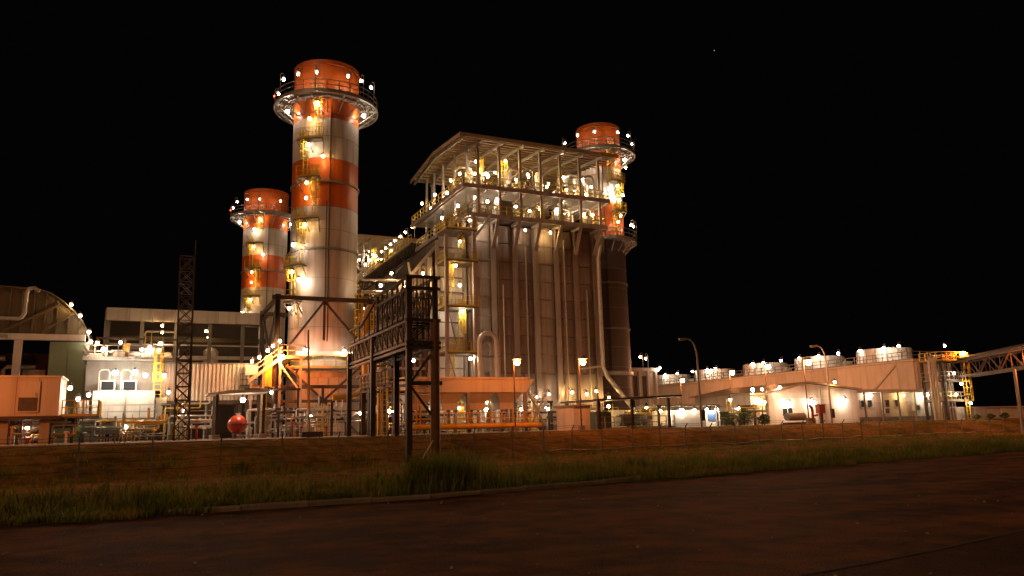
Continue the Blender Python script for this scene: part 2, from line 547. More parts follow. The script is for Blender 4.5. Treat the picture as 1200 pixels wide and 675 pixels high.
def axis(a, b, step, far):
    xs = list(np.arange(a, b + 1e-6, step))
    lo, hi, s = a, b, step
    pre, post = [], []
    while lo > -far:
        s *= 1.6; lo -= s; hi += s
        pre.append(lo); post.append(hi)
    return pre[::-1] + [float(v) for v in xs] + post
xs = axis(-26, 112, .8, 6000)
ys = axis(14, 70, .5, 6000)
g = MB()
nx = len(xs)
vs = [(x, y, ground_z(x, y)) for y in ys for x in xs]
fs = [(j * nx + i, j * nx + i + 1, (j + 1) * nx + i + 1, (j + 1) * nx + i) for j in range(len(ys) - 1) for i in range(nx - 1)]
g.add(vs, fs)
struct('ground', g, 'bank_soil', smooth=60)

# paved yard of the plant, a sheet above the soil
yd = MB()
edge = [(x, foot_y(x) + BANK_W + .15 + .12 * math.sin(x * 1.7)) for x in [(-60 + 2 * i) for i in range(106)]]
vs = [(x, y, YZ + .012) for x, y in edge] + [(x, 260, YZ + .012) for x, y in edge]
k = len(edge)
yd.add(vs, [(i, i + 1, k + i + 1, k + i) for i in range(k - 1)])
struct('yard', yd, 'concrete')

# road in front, two sheets with a seam between them
rd = MB()
ex = [-200, -120] + [-60 + 3 * i for i in range(61)] + [160, 220]
top = [(x, kerb_y(x) - .02) for x in ex]
k = len(top)
rd.add([(x, y, .004) for x, y in top] + [(x, -60, .004) for x, y in top], [(k + i, k + i + 1, i + 1, i) for i in range(k - 1)])
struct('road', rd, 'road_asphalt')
ap = MB()
seam = [(1.0, 5.1), (5.0, 6.45), (6.5, 6.72), (7.6, 6.85), (9.2, 7.08), (11.7, 7.57), (18, 9.0), (40, 14.2), (90, 25)]
k = len(seam)
ap.add([(x, y, .010) for x, y in seam] + [(x, -40, .010) for x, y in seam], [(k + i, k + i + 1, i + 1, i) for i in range(k - 1)])
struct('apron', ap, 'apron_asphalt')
tar = MB()
for (a, b), (c, d) in zip(seam, seam[1:]):
    tar.add([(a, b - .035, .0145), (c, d - .035, .0145), (c, d + .04, .0145), (a, b + .04, .0145)], [(0, 1, 2, 3)])
struct('tar_seam', tar, 'rubber')

# kerb stones
kerb = bpy.data.objects.new('kerb', None); COL.objects.link(kerb); kerb['kind'] = 'structure'
def kerb_block(L):
    b = MB(); h = .13; t = .2; c = .035
    prof = [(0, -.05), (.01, h - c), (c, h), (t, h), (t, -.05)]
    n_ = len(prof)
    vs = [(-L / 2 + .008, y, z) for y, z in prof] + [(L / 2 - .008, y, z) for y, z in prof]
    fs = [(i, (i + 1) % n_, n_ + (i + 1) % n_, n_ + i) for i in range(n_)] + [tuple(range(n_ - 1, -1, -1)), tuple(range(n_, 2 * n_))]
    b.add(vs, fs)
    return b.mesh('kerb_stone')
KM = kerb_block(1.5); KM.materials.append(MATS['kerb_concrete'])
x = 1.2
while x < 13.5:
    y = kerb_y(x); a = math.atan2(kerb_y(x + .7) - kerb_y(x - .7), 1.4)
    o = raw('kerb_stone', KM, None, kerb, (x, y, rnd.uniform(-.03, .012)), a + rnd.uniform(-.015, .015))
    x += 1.5 * math.cos(a)

# loose stones and litter on the road
peb = MB()
for i in range(150):
    px = rnd.uniform(-6, 16); py = rnd.uniform(5, 18.5)
    s = rnd.choice([.012, .015, .02, .03])
    a = rnd.random() * 3
    vs = []
    for zz, rr in ((0, 1), (.7, .8), (1, .3)):
        for j in range(5):
            q = a + j * 1.256
            vs.append((px + s * rr * math.cos(q) * rnd.uniform(.7, 1.3), py + s * rr * math.sin(q), .009 + s * zz))
    peb.add(vs, [(j, (j + 1) % 5, 5 + (j + 1) % 5, 5 + j) for j in range(5)] + [(5 + j, 5 + (j + 1) % 5, 10 + (j + 1) % 5, 10 + j) for j in range(5)] + [(10, 11, 12, 13, 14)])
pb = raw('gravel', peb.mesh('gravel'), 'concrete'); pb['kind'] = 'stuff'; pb['label'] = 'scattered small stones lying on the dark road'; pb['category'] = 'gravel'

# ---- grass: blades as real triangles
def grass(name, label, spots, mname='grass_blade'):
    n = len(spots)
    rs = np.random.RandomState(3)
    S = np.array(spots, dtype=np.float64)       # x,y,z,h
    ang = rs.uniform(0, 2 * np.pi, n); lean = rs.uniform(.1, .65, n) * S[:, 3]; la = rs.uniform(0, 2 * np.pi, n)
    wdt = rs.uniform(.006, .014, n) * (1 + S[:, 1] / 30.0)
    dx, dy = np.cos(ang) * wdt, np.sin(ang) * wdt
    lx, ly = np.cos(la) * lean, np.sin(la) * lean
    v = np.zeros((n, 5, 3))
    v[:, 0] = np.c_[S[:, 0] - dx, S[:, 1] - dy, S[:, 2] - .03]
    v[:, 1] = np.c_[S[:, 0] + dx, S[:, 1] + dy, S[:, 2] - .03]
    v[:, 2] = np.c_[S[:, 0] - dx * .8 + lx * .3, S[:, 1] - dy * .8 + ly * .3, S[:, 2] + S[:, 3] * .6]
    v[:, 3] = np.c_[S[:, 0] + dx * .8 + lx * .3, S[:, 1] + dy * .8 + ly * .3, S[:, 2] + S[:, 3] * .6]
    v[:, 4] = np.c_[S[:, 0] + lx, S[:, 1] + ly, S[:, 2] + S[:, 3]]
    m = bpy.data.meshes.new(name)
    m.vertices.add(n * 5); m.vertices.foreach_set('co', v.reshape(-1))
    base = np.arange(n)[:, None] * 5
    loops = np.concatenate([base + np.array([[0, 1, 3, 2]]), base + np.array([[2, 3, 4]])], axis=1).reshape(-1)
    m.loops.add(n * 7); m.loops.foreach_set('vertex_index', loops.astype(np.int32))
    st = (np.arange(n)[:, None] * 7 + np.array([[0, 4]])).reshape(-1)
    m.polygons.add(n * 2); m.polygons.foreach_set('loop_start', st.astype(np.int32))
    m.polygons.foreach_set('loop_total', np.tile([4, 3], n).astype(np.int32))
    m.update(calc_edges=True); m.validate()
    o = raw(name, m, mname); o['kind'] = 'stuff'; o['label'] = label; o['category'] = 'grass'
    return o
spots = []
def clump(cx, cy, n, sx, sy, h0, h1):
    for _ in range(n):
        x = rnd.gauss(cx, sx); y = rnd.gauss(cy, sy)
        if y < kerb_y(x) + .12:
            y = kerb_y(x) + .12 + rnd.random() * .5
        spots.append((x, y, ground_z(x, y), rnd.uniform(h0, h1)))
rnd.seed(11)
for i in range(30000):                                  # verge behind the kerb
    x = rnd.uniform(-14, 46) if i % 3 else rnd.uniform(-14, 14)
    k0 = kerb_y(x)
    y = k0 + .18 + abs(rnd.gauss(0, 1.0)) * (2.2 if x > -1 else 2.6)
    d = math.sin(x * 1.3) * .5 + math.sin(x * 3.1 + 1) * .35 + math.sin(x * .47 + y) * .5
    if d < -.35 and rnd.random() < .7:
        continue
    spots.append((x, y, ground_z(x, y), rnd.uniform(.06, .25) * (1 + .5 * d)))
for i in range(420):                                    # taller tussocks in the verge
    x = rnd.uniform(-14, 46); y = kerb_y(x) + .4 + abs(rnd.gauss(0, 3.0))
    clump(x, y, rnd.choice([12, 24, 34]), .13, .13, .15, rnd.choice([.22, .35, .55]))
for i in range(9000):
    x = rnd.uniform(-14, 1.4) if i % 2 else rnd.uniform(13, 46)
    y = kerb_y(x) - .25 + .22 * math.sin(x * 2.3) + .12 * math.sin(x * 6.1) + abs(rnd.gauss(0, .45))
    spots.append((x, y, .0, rnd.uniform(.04, .24)))
for i in range(700):
    x = rnd.uniform(1.4, 13); spots.append((x, kerb_y(x) + rnd.uniform(.1, .4), .08, rnd.uniform(.1, .4)))
clump(7.4, 20.4, 900, .55, .4, .5, 1.15)                # the big tuft by the gantry
clump(6.6, 20.0, 300, .5, .3, .3, .7)
clump(8.6, 21.0, 300, .5, .4, .3, .85)
for cx, cy in ((11.0, 22.5), (12.2, 23.4), (13.3, 24), (16.3, 24.6), (21, 27), (2.5, 21), (0.2, 21.4), (-2.4, 22)):
    clump(cx, cy, 160, .5, .4, .2, .6)
for i in range(15000):                                  # ragged grass over the flat and on the bank
    x = rnd.uniform(-18, 75); f = foot_y(x)
    y = rnd.uniform(kerb_y(x) + 2.5, f + 5.6)
    d = math.sin(x * .6 + y * .4) + math.sin(x * 1.7 - y)
    if d < 0:
        continue
    spots.append((x, y, ground_z(x, y), rnd.uniform(.06, .22)))
for i in range(110):
    x = rnd.uniform(-16, 75); y = foot_y(x) + rnd.gauss(-.8, .9)
    clump(x, y, 20, .25, .2, .08, .32)
for x, y in ((-6.5, 38), (-5, 36.5), (0.7, 37), (3.6, 36.8), (5.0, 36.6), (9.6, 38.8)):
    clump(x, y, 70, .35, .25, .15, .5)
grass('grass', 'ragged green and straw grass along the verge and bank', spots)

# ---- fence along the foot of the bank
fence = thing('wire_fence', 'low barbed wire fence of thin concrete posts along the grass bank', 'fence', (4, foot_y(4) - .3, 0))
fp = MB()
fp.beam((0, 0, -.2), (0, 0, 1.5), .07)
fp.beam((0, 0, 1.48), (0, -.28, 1.78), .05)
FP = fp.mesh('fence_post'); FP.materials.append(MATS['kerb_concrete'])
posts = []
x = -15.6
while x < 80:
    y = foot_y(x) - .35
    posts.append((x, y, ground_z(x, y)))
    x += 2.62
for p in posts:
    o = piece(fence, 'fence_post', FP, None, p)
    o.rotation_euler = (rnd.uniform(-.03, .03), rnd.uniform(-.04, .04), 0)
wr = MB()
for (a, b) in zip(posts, posts[1:]):
    for dy, hz in ((0, .45), (0, .8), (0, 1.15), (0, 1.45), (-.14, 1.63), (-.27, 1.76)):
        p, q = V(*a) + V(0, dy, hz), V(*b) + V(0, dy, hz)
        mid = (p + q) / 2 - V(0, 0, rnd.uniform(.01, .05))
        wr.tube([p, mid, q], .009, 4)
part(fence, 'wire', wr, 'dark_steel')

# pale pipeline lying along the foot of the bank on the right
pl = thing('pipeline', 'thin pale pipeline lying along the foot of the grass bank', 'pipe', (36, foot_y(36) + .5, .1))
pts = []
for i in range(48):
    x = 22.3 + i * 1.35; y = foot_y(x) + .55 + .12 * math.sin(i * 1.3)
    pts.append((x, y, ground_z(x, y) + .12 + .03 * math.sin(i * 2.1)))
part(pl, 'pipe', MB().tube(pts, .055, 8), 'galvanised', smooth=60)
for i in range(3, 48, 6):
    p = pts[i]
    part(pl, 'support_block', MB().box(p[0] - .2, p[0] + .2, p[1] - .22, p[1] + .22, p[2] - .5, p[2] - .05), 'concrete')

# two faint stars
def star(name, at, r, label):
    o = raw(name, ico(r)); o.location = at
    m = emit(name + '_light', (.9, .9, 1), .35 * 4 * math.pi ** 2 * r * r, r)
    o.data.materials.append(m); o['label'] = label; o['category'] = 'star'
D = 9.0
star('star', (576.7 * D, 659.3 * D, 430.7 * D), 5.6, 'faint lone star in the black sky right of the boiler house')

# ================================================================== STACKS
def stack(cx, cy, r, ring_r, top, ringz, bands, label, base_z, ladders, ring_lamps, rings=(), platform2=None, lamp_side=()):
    t = thing('chimney_stack', label, 'chimney', (cx, cy, YZ), 'banded chimney stacks of the plant')
    c = Vector((-cx, -cy, 0)).normalized(); s = Vector((-c.y, c.x, 0))
    C0 = Vector((cx, cy, 0))
    def P(phi, rad, z):
        return C0 + c * (math.cos(phi) * rad) + s * (math.sin(phi) * rad) + V(0, 0, z)
    a_cam = math.atan2(c.y, c.x)
    for i, (z0, z1, mt) in enumerate(bands):
        nm = {'stack_white': 'white_band', 'stack_orange': 'orange_band', 'lagging': 'unlit_band'}[mt]  # lowest dark band: lack of lamplight is put into its colour
        if i == 0:      # open mouth with a rolled lip
            prof = [(r, z0), (r, z1 - .5), (r + .07, z1 - .45), (r + .07, z1), (r - .18, z1), (r - .18, z1 - 2.5)]
        else:
            prof = [(r, z0), (r, z1)]
        part(t, nm, MB().lathe(cx, cy, prof, 56), mt, smooth=35)
    for z in rings:
        part(t, 'stiffener_ring', MB().lathe(cx, cy, [(r - .02, z - .12), (r + .14, z - .1), (r + .14, z + .1), (r - .02, z + .12)], 56), 'grey_steel', smooth=35)
    # seams of the shell plates
    sm = MB()
    z = base_z + 2.4
    while z < top - 1:
        if all(abs(z - q) > .5 for q in rings):
            sm.lathe(cx, cy, [(r - .01, z - .025), (r + .022, z - .018), (r + .022, z + .018), (r - .01, z + .025)], 56)
        z += 2.4
    part(t, 'weld_seam', sm, 'grey_steel')
    # gallery
    def gallery(z, RR, lamps, name='gallery', hh=1.1):
        fl = MB()
        rr = r + .05
        while rr < RR:
            e = min(rr + .13, RR)
            fl.lathe(cx, cy, [(rr, z - .02), (e, z - .02), (e, z + .02), (rr, z + .02), (rr, z - .02)], 48)
            rr += .24
        g = part(t, name, fl, 'galvanised')
        bm = MB()
        for i in range(18):
            a = i * 2 * math.pi / 18
            d = Vector((math.cos(a), math.sin(a), 0))
            bm.beam(C0 + d * r + V(0, 0, z - .12), C0 + d * RR + V(0, 0, z - .12), .10, .18)
            bm.beam(C0 + d * (r + .02) + V(0, 0, z - 1.5), C0 + d * (RR - .25) + V(0, 0, z - .2), .09)
        for rr in (RR, (r + RR) / 2):
            bm.lathe(cx, cy, [(rr - .05, z - .25), (rr + .05, z - .25), (rr + .05, z - .03), (rr - .05, z - .03), (rr - .05, z - .25)], 48)
        part(t, 'bracket', bm, 'galvanised')
        rl = MB()
        railing(rl, [P(i * 2 * math.pi / 28, RR - .04, z) for i in range(28)], hh, 1.4, .06, True)
        part(t, 'railing', rl, 'galvanised')
        for d in lamps:
            p = P(R(d), RR - .25, z + 1.85)
            flood(t, p, 'small', 'post', math.atan2((p - C0).y, (p - C0).x))
        return g
    gallery(ringz, ring_r, ring_lamps)
    for d in (-12, 66, -70):  # the side lamps are added to brighten the gallery underside
        flood(t, P(R(d), r + .8, ringz - 1.0), 'bright', 'plain')
    b = piece(t, 'beacon', MB().lathe(0, 0, [(.0, -.3), (.1, -.3), (.1, -.1), (.0, -.1)], 8).mesh('beacon'), 'red_paint', P(R(-92), ring_r, ringz + 1.25))
    raw('lens', LENS['beacon'], None, b)
    if platform2:
        gallery(platform2[0], platform2[1], platform2[2], 'lower_gallery')
    # zig-zag ladders with rest platforms and lamps
    for i, (ph, z0, z1) in enumerate(ladders):
        out = (P(ph, 1, 0) - C0)
        part(t, 'caged_ladder', ladder(MB(), P(ph, r + .25, z0), P(ph, r + .25, z1), out, True), 'yellow_paint')
        if i + 1 < len(ladders):
            plats, rails = MB(), MB()
            ph2 = ladders[i + 1][0]
            a, b2 = sorted((ph, ph2)); a -= .13; b2 += .13
            n_ = 8
            inner = [P(a + (b2 - a) * q / n_, r + .04, z0) for q in range(n_ + 1)]
            outer = [P(a + (b2 - a) * q / n_, r + 1.0, z0) for q in range(n_ + 1)]
            for q in range(n_):
                plats.add([inner[q], inner[q + 1], outer[q + 1], outer[q], inner[q] - V(0, 0, .12), inner[q + 1] - V(0, 0, .12), outer[q + 1] - V(0, 0, .12), outer[q] - V(0, 0, .12)],
                          [(0, 1, 2, 3), (7, 6, 5, 4), (3, 2, 6, 7), (0, 3, 7, 4), (1, 2, 6, 5)])
            for q in (0, n_ // 2, n_):
                plats.beam(inner[q] - V(0, 0, 1.2), outer[q] - V(0, 0, .1), .08)
            railing(rails, outer, 1.1, .8, .05)
            pp = part(t, 'rest_platform', plats, 'grating')
            part(pp, 'railing', rails, 'yellow_paint')
            flood(t, P((ph + ph2) / 2 - .02, r + .85, z0 - .7), 'white', 'plain')
            flood(t, P(ph2 + .2, r + 1.05, z0 + 1.9), 'white', 'plain')
    cd = MB()
    cd.tube([P(.13, r + .06, base_z + 1), P(.13, r + .06, ringz - 1.6)], .05, 6)
    cd.tube([P(.05, r + .06, base_z + 1), P(.05, r + .06, (base_z + top) * .5)], .04, 6)
    part(t, 'conduit', cd, 'dark_steel')
    for ph, z in lamp_side:
        flood(t, P(ph, r + .6, z), 'white', 'plain')
    return t, P

BANDS = [(32.8, 39.0, 'stack_orange'), (28.6, 32.8, 'stack_white'), (23.6, 28.6, 'stack_orange')]
LAD = [(-.2, 30.3, 34.9), (-.58, 26.4, 30.3), (-.26, 22.2, 26.4), (-.62, 17.7, 22.2), (-.92, 14.2, 17.7), (-.75, 11.4, 14.2)]
RL = [-100, -58, -34, -12, 24, 42, 62, 112, 150, 190]
main, PM = stack(15.0, 76.9, 3.3, 5.25, 39.0, 34.9, BANDS + [(9.3, 23.6, 'stack_white')],
                 'nearest and tallest-looking orange and white banded stack above dark steel frame', 9.3, LAD, RL,
                 rings=(26.2, 19.4))
far, PF = stack(14.75, 122.2, 3.3, 5.25, 39.0, 34.9, BANDS + [(YZ, 23.6, 'stack_white')],
                'orange and white banded stack standing furthest left, behind the big one', YZ, LAD[:5] + [(-.7, 9.8, 14.2)], [-100, -58, -34, -12, 24],
                rings=(26.2, 19.4))
rst, PR = stack(50.55, 81.0, 2.73, 4.6, 39.4, 35.7, [(33.6, 39.4, 'stack_orange'), (29.0, 33.6, 'stack_white'), (24.3, 29.0, 'stack_orange'), (YZ, 24.3, 'lagging')],
                'orange and white stack behind the right end of the boiler house', YZ,
                [(.45, 31.6, 35.7), (.85, 27.8, 31.6), (.6, 24.4, 27.8)], [-105, -75, -35, -5, 35, 60, 100],
                rings=(18.9, 13.3), platform2=(24.3, 4.2, [66, 80, 30]), lamp_side=((.75, 29.2), (.35, 30.5)))
part(rst, 'flared_collar', MB().lathe(50.55, 81.0, [(2.75, 7.6), (2.95, 7.7), (2.95, 8.1), (2.75, 8.25)], 48), 'galvanised', smooth=40)

# ---- base of the nearest stack: rectangular duct box, gallery and dark support frame
bx = MB()
bx.box(12.1, 18.0, 73.7, 80.2, YZ, 7.4)
part(main, 'duct_box', bx, 'cladding_pale')
bx = MB().box(11.7, 18.3, 73.4, 80.5, 7.4, 7.75).box(11.9, 18.1, 73.5, 80.4, 8.9, 9.35)
part(main, 'ring_beam', bx, 'white_paint')
tb = MB().lathe(15.0, 76.9, [(3.32, 9.3), (3.32, 8.9), (3.0, 8.6), (3.0, 7.6)], 48)
part(main, 'transition_ring', tb, 'white_paint', smooth=35)
PMH = box_mesh(.9, .08, 5.2, .03)
for i in range(6):
    piece(main, 'panel', PMH, 'cladding_pale', (12.65 + i * .95, 73.66, 4.3))
rb = MB(); railing(rb, [(11.3, 80.9, 7.75), (11.3, 72.9, 7.75), (18.7, 72.9, 7.75), (18.7, 80.9, 7.75)], 1.1, 1.1, .07)
part(main, 'gallery_railing', rb, 'yellow_paint')
part(main, 'gallery_floor', MB().box(11.1, 18.9, 72.7, 81.0, 7.62, 7.70), 'grating')
fr = thing('support_frame', 'dark braced steel frame round the foot of the nearest stack', 'frame', (14.1, 77, YZ))
for X in (9.9, 18.4):
    for Yc in (71.6, 82.2):
        part(fr, 'column', MB().box(X - .22, X + .22, Yc - .05, Yc + .05, YZ, 14.3).box(X - .22, X - .16, Yc - .22, Yc + .22, YZ, 14.3).box(X + .16, X + .22, Yc - .22, Yc + .22, YZ, 14.3), 'dark_steel')
for z, h in ((14.0, .38), (5.9, .3), (4.6, .26)):
    b = MB()
    x1 = 19.6 if z > 10 else 18.6
    b.box(9.4, x1, 71.45, 71.75, z - h / 2, z + h / 2).box(9.7, x1 - .2, 82.05, 82.35, z - h / 2, z + h / 2)
    b.box(9.75, 10.05, 71.6, 82.2, z - h / 2 + .003, z + h / 2 - .003).box(18.25, 18.55, 71.6, 82.2, z - h / 2 + .003, z + h / 2 - .003)
    part(fr, 'girder', b, 'dark_steel')
for a, b in (((14.1, 71.6, 13.8), (11.0, 71.6, 9.6)), ((14.1, 71.6, 13.8), (17.8, 71.6, 9.6)), ((14.1, 71.6, 13.8), (14.1, 71.6, 10.2)),
             ((10.8, 71.55, 7.8), (17.4, 71.55, 1.6)), ((17.6, 71.65, 7.8), (10.9, 71.65, 1.6)), ((9.9, 71.6, 13.8), (9.9, 82, 6.2)), ((9.9, 82, 13.8), (9.9, 71.6, 6.2)),
             ((14.1, 71.6, 5.8), (14.1, 71.6, YZ))):
    part(fr, 'brace', MB().beam(a, b, .2), 'dark_steel')
part(fr, 'walkway', MB().box(6.9, 9.8, 71.3, 72.7, 5.75, 5.9), 'grating')
rw = MB(); railing(rw, [(6.9, 71.3, 5.9), (9.8, 71.3, 5.9)], 1.1, 1.0, .06); part(fr, 'railing', rw, 'dark_steel')
for X, z in ((12.6, 8.9), (16.2, 8.9)):
    flood(main, (X, 72.5, z + .4), 'white', 'plain')

# ================================================================== BOILER HOUSES
def boiler(dy, label, full=True):
    def p3(x, y, z): return (x, y + dy, z)
    t = thing('boiler_house', label, 'boiler house', p3(38, 81, YZ), 'boiler houses')
    B = lambda x0, x1, y0, y1, z0, z1, mb=None: (mb or MB()).box(x0, x1, y0 + dy, y1 + dy, z0, z1)
    part(t, 'casing', B(29.9, 45.4, 75.2, 90.5, YZ, 23.3), 'cladding')
    cols = [30.1, 32.6, 35.2, 37.7, 40.3, 42.8, 45.3]
    if full:
        pan = {}
        for i, (a, b) in enumerate(zip(cols, cols[1:])):
            w = round(b - a - .46, 2)
            if w < .8:
                continue
            pan[(w, i in (0, 3))] = pan.get((w, i in (0, 3))) or box_mesh(w, .18, 1.96, .04)
            z = 7.6
            while z < 23:
                piece(t, 'panel', pan[(w, i in (0, 3))], 'cladding_pale' if i in (0, 3) else 'cladding', p3((a + b) / 2, (75.0 if i in (0, 3) else 75.12) - rnd.uniform(0, .03), z + .97))  # pale bays: lamp glow put into the panel colour
                z += 2.02
            # pale skirt at the foot
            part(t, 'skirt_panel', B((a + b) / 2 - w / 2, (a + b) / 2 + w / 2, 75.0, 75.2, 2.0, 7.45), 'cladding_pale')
        for i, X in enumerate(cols):
            c = MB()
            B(X - .3, X + .3, 74.42, 74.52, YZ, 21.2, c); B(X - .06, X + .06, 74.52, 75.3, YZ, 23.6, c)
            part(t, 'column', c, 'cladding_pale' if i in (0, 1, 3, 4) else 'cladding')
            k = MB()       # knee brace carrying the lower deck
            k.beam(p3(X, 74.5, 21.0), p3(X, 73.0, 23.8), .36, .22)
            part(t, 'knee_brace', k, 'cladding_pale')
        for z in [7.6 + 2.02 * i for i in range(9)]:
            for a, b in ((cols[0], cols[1]), (cols[3], cols[4])):
                part(t, 'stiffener', B(a + .07, b - .07, 74.82, 75.0, z - .07, z + .07), 'cladding')
        # slim downpipes on the face
        for X, z1 in ((33.2, 22.5), (33.8, 17.0), (36.6, 21.5), (41.4, 22.6), (44.2, 17)):
            part(t, 'downpipe', MB().tube([p3(X, 74.7, 2.2), p3(X, 74.7, z1)], .09, 8), 'insulated_pipe', smooth=60)
        # pipe on the right corner, kicked out at its foot
        part(t, 'corner_pipe', MB().tube([p3(46.2, 74.1, 23.2), p3(45.4, 73.9, 20.6), p3(45.4, 73.9, 8.2), p3(45.8, 73.8, 7.2), p3(48.8, 73.0, 3.2), p3(49.1, 72.9, 2.2)], .24, 10), 'insulated_pipe', smooth=60)
        part(t, 'corner_pipe', MB().tube([p3(42.4, 73.9, 8.0), p3(45.3, 73.9, 8.3)], .12, 8), 'insulated_pipe', smooth=60)
    # decks
    part(t, 'lower_deck', B(29.2, 45.9, 72.9, 90.5, 23.95, 24.1), 'grating')
    e = MB()
    B(29.1, 46.0, 72.75, 72.9, 23.75, 24.2, e); B(28.95, 29.1, 72.75, 90.5, 23.75, 24.2, e); B(46.0, 46.15, 72.75, 90.5, 23.75, 24.2, e)
    for X in cols:
        B(X - .1, X + .1, 72.9, 75.2, 23.62, 23.94, e)
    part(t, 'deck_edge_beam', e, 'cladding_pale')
    # upper deck with an open well in the middle
    u = MB()
    yy = 72.75
    while yy < 90.3:
        if yy < 76.6 or yy > 86:
            B(28.6, 46.4, yy, yy + .14, 27.0, 27.08, u)
        else:
            B(28.6, 33.5, yy, yy + .14, 27.0, 27.08, u); B(43.5, 46.4, yy, yy + .14, 27.0, 27.08, u)
        yy += .27
    part(t, 'upper_deck', u, 'galvanised', kind='stuff')
    e = MB()
    B(28.4, 46.5, 72.5, 72.66, 26.85, 27.3, e); B(28.4, 28.56, 72.66, 90.5, 26.85, 27.3, e); B(46.44, 46.6, 72.66, 90.5, 26.85, 27.3, e)
    for X in [28.8 + 2.4 * i for i in range(8)]:
        B(X - .08, X + .08, 72.66, 90.4, 26.75, 26.99, e)
    part(t, 'deck_edge_beam', e, 'cladding')
    for z, x0, x1, y0 in ((24.1, 29.1, 46.0, 72.85), (27.12, 28.5, 46.4, 72.6)):
        rl = MB()
        railing(rl, [p3(x0, 90.3, z), p3(x0, y0, z), p3(x1, y0, z), p3(x1, 90.3, z)], 1.1, 1.1, .08)
        part(t, 'railing', rl, 'yellow_paint')
    # posts and roof
    for X in [30.4 + 2.5 * i for i in range(7)]:
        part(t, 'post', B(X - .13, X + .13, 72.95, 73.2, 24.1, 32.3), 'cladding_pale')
        part(t, 'post', B(X - .12, X + .12, 87.9, 88.15, 27.1, 32.3), 'galvanised')
    for Yp in (74.5, 78.2, 82.0, 85.2, 88.0):
        part(t, 'side_post', B(29.55, 29.8, Yp - .12, Yp + .12, 24.1, 32.5), 'galvanised')
    rz0, rz1 = 32.35, 33.15          # eaves and ridge, ridge along x at y=80.3
    x0, x1 = 27.9, 47.3
    w = (x1 - x0) / 12
    for side, (ya, yb) in enumerate(((71.7, 80.3), (88.9, 80.3))):
        for i in range(12):
            a = x0 + w * i
            m = MB()
            n_ = 6
            prof = []
            for q in range(n_ + 1):
                prof.append((a + .004 + (w - .008) * q / n_, .06 * (q % 2)))
            k = len(prof)
            vs = [p3(px, ya, rz0 + o) for px, o in prof] + [p3(px, yb, rz1 + o) for px, o in prof]
            vs += [(x, y, z - .03) for x, y, z in vs]
            f = []
            for q in range(k - 1):
                f += [(q, q + 1, k + q + 1, k + q), (2 * k + q + 1, 2 * k + q, 3 * k + q, 3 * k + q + 1), (q, q + 1, 2 * k + q + 1, 2 * k + q)]
            m.add(vs, f)
            part(t, 'roof_panel', m, 'roof_sheet')
    for j in range(9):
        for ya, yb, sg in ((71.9, 80.2, 0), (88.7, 80.4, 1)):
            f = (j + .5) / 9
            yy = ya + (yb - ya) * f; zz = rz0 + (rz1 - rz0) * f - .13
            part(t, 'purlin', B(x0 + .1, x1 - .1, yy - .06, yy + .06, zz - .09, zz + .09), 'roof_sheet')
    for X in [30.4 + 2.5 * i for i in range(7)] + [28.3]:
        r = MB()
        r.beam(p3(X, 71.9, rz0 - .33), p3(X, 80.3, rz1 - .33), .16, .3); r.beam(p3(X, 88.7, rz0 - .33), p3(X, 80.3, rz1 - .33), .16, .3)
        part(t, 'rafter', r, 'galvanised')
    fa = MB()
    B(x0 - .05, x1 + .05, 71.6, 71.68, rz0 - .3, rz0 + .12, fa)
    fa.beam(p3(x0 - .05, 71.6, rz0 - .1), p3(x0 - .05, 80.3, rz1 - .1), .06, .4); fa.beam(p3(x0 - .05, 88.9, rz0 - .1), p3(x0 - .05, 80.3, rz1 - .1), .06, .4)
    part(t, 'fascia', fa, 'roof_sheet')
    kn = MB()
    for X in [30.4 + 2.5 * i for i in range(7)]:
        kn.beam(p3(X, 73.1, 30.9), p3(X, 75.2, 32.4), .1)
    part(t, 'eaves_brace', kn, 'galvanised')
    # equipment inside the penthouse
    part(t, 'steam_drum', MB().tube([p3(31.5, 80.2, 28.9), p3(31.9, 80.2, 28.9), p3(45.0, 80.2, 28.9), p3(45.4, 80.2, 28.9)], 1.0, 18), 'insulated_pipe', smooth=50)
    part(t, 'steam_drum', MB().tube([p3(33.0, 84.6, 28.6), p3(44.6, 84.6, 28.6)], .75, 16), 'insulated_pipe', smooth=50)
    for X, Yq, r, z0, z1 in ((31.9, 76.0, .42, 27.1, 31.3), (35.5, 76.5, .42, 27.1, 31.2), (39.3, 76.2, .45, 26.0, 30.8), (43.2, 76.0, .5, 27.1, 30.6), (33.4, 75.0, .35, 24.1, 26.6), (44.9, 77.5, .5, 27.1, 31.0)):
        part(t, 'silencer', MB().lathe(X, Yq + dy, [(0, z0), (r * .6, z0), (r * .6, z0 + .5), (r, z0 + .7), (r, z1 - .3), (r * .7, z1), (0, z1)], 14), 'white_paint', smooth=40)
    for X, z0, z1 in ((31.5, 27.1, 31.2), (34.4, 27.1, 31.2), (36.3, 27.1, 30.2), (41.6, 27.1, 31.0), (44.0, 27.1, 30.6), (31.6, 24.1, 27.0), (36.2, 24.1, 27.0), (42.4, 24.1, 27.0), (45.6, 24.1, 27.0)):
        part(t, 'caged_ladder', ladder(MB(), p3(X, 75.3, z0), p3(X, 75.3, z1 - .9), (0, -1, 0), True, .55), 'yellow_paint')
    rr = random.Random(5)
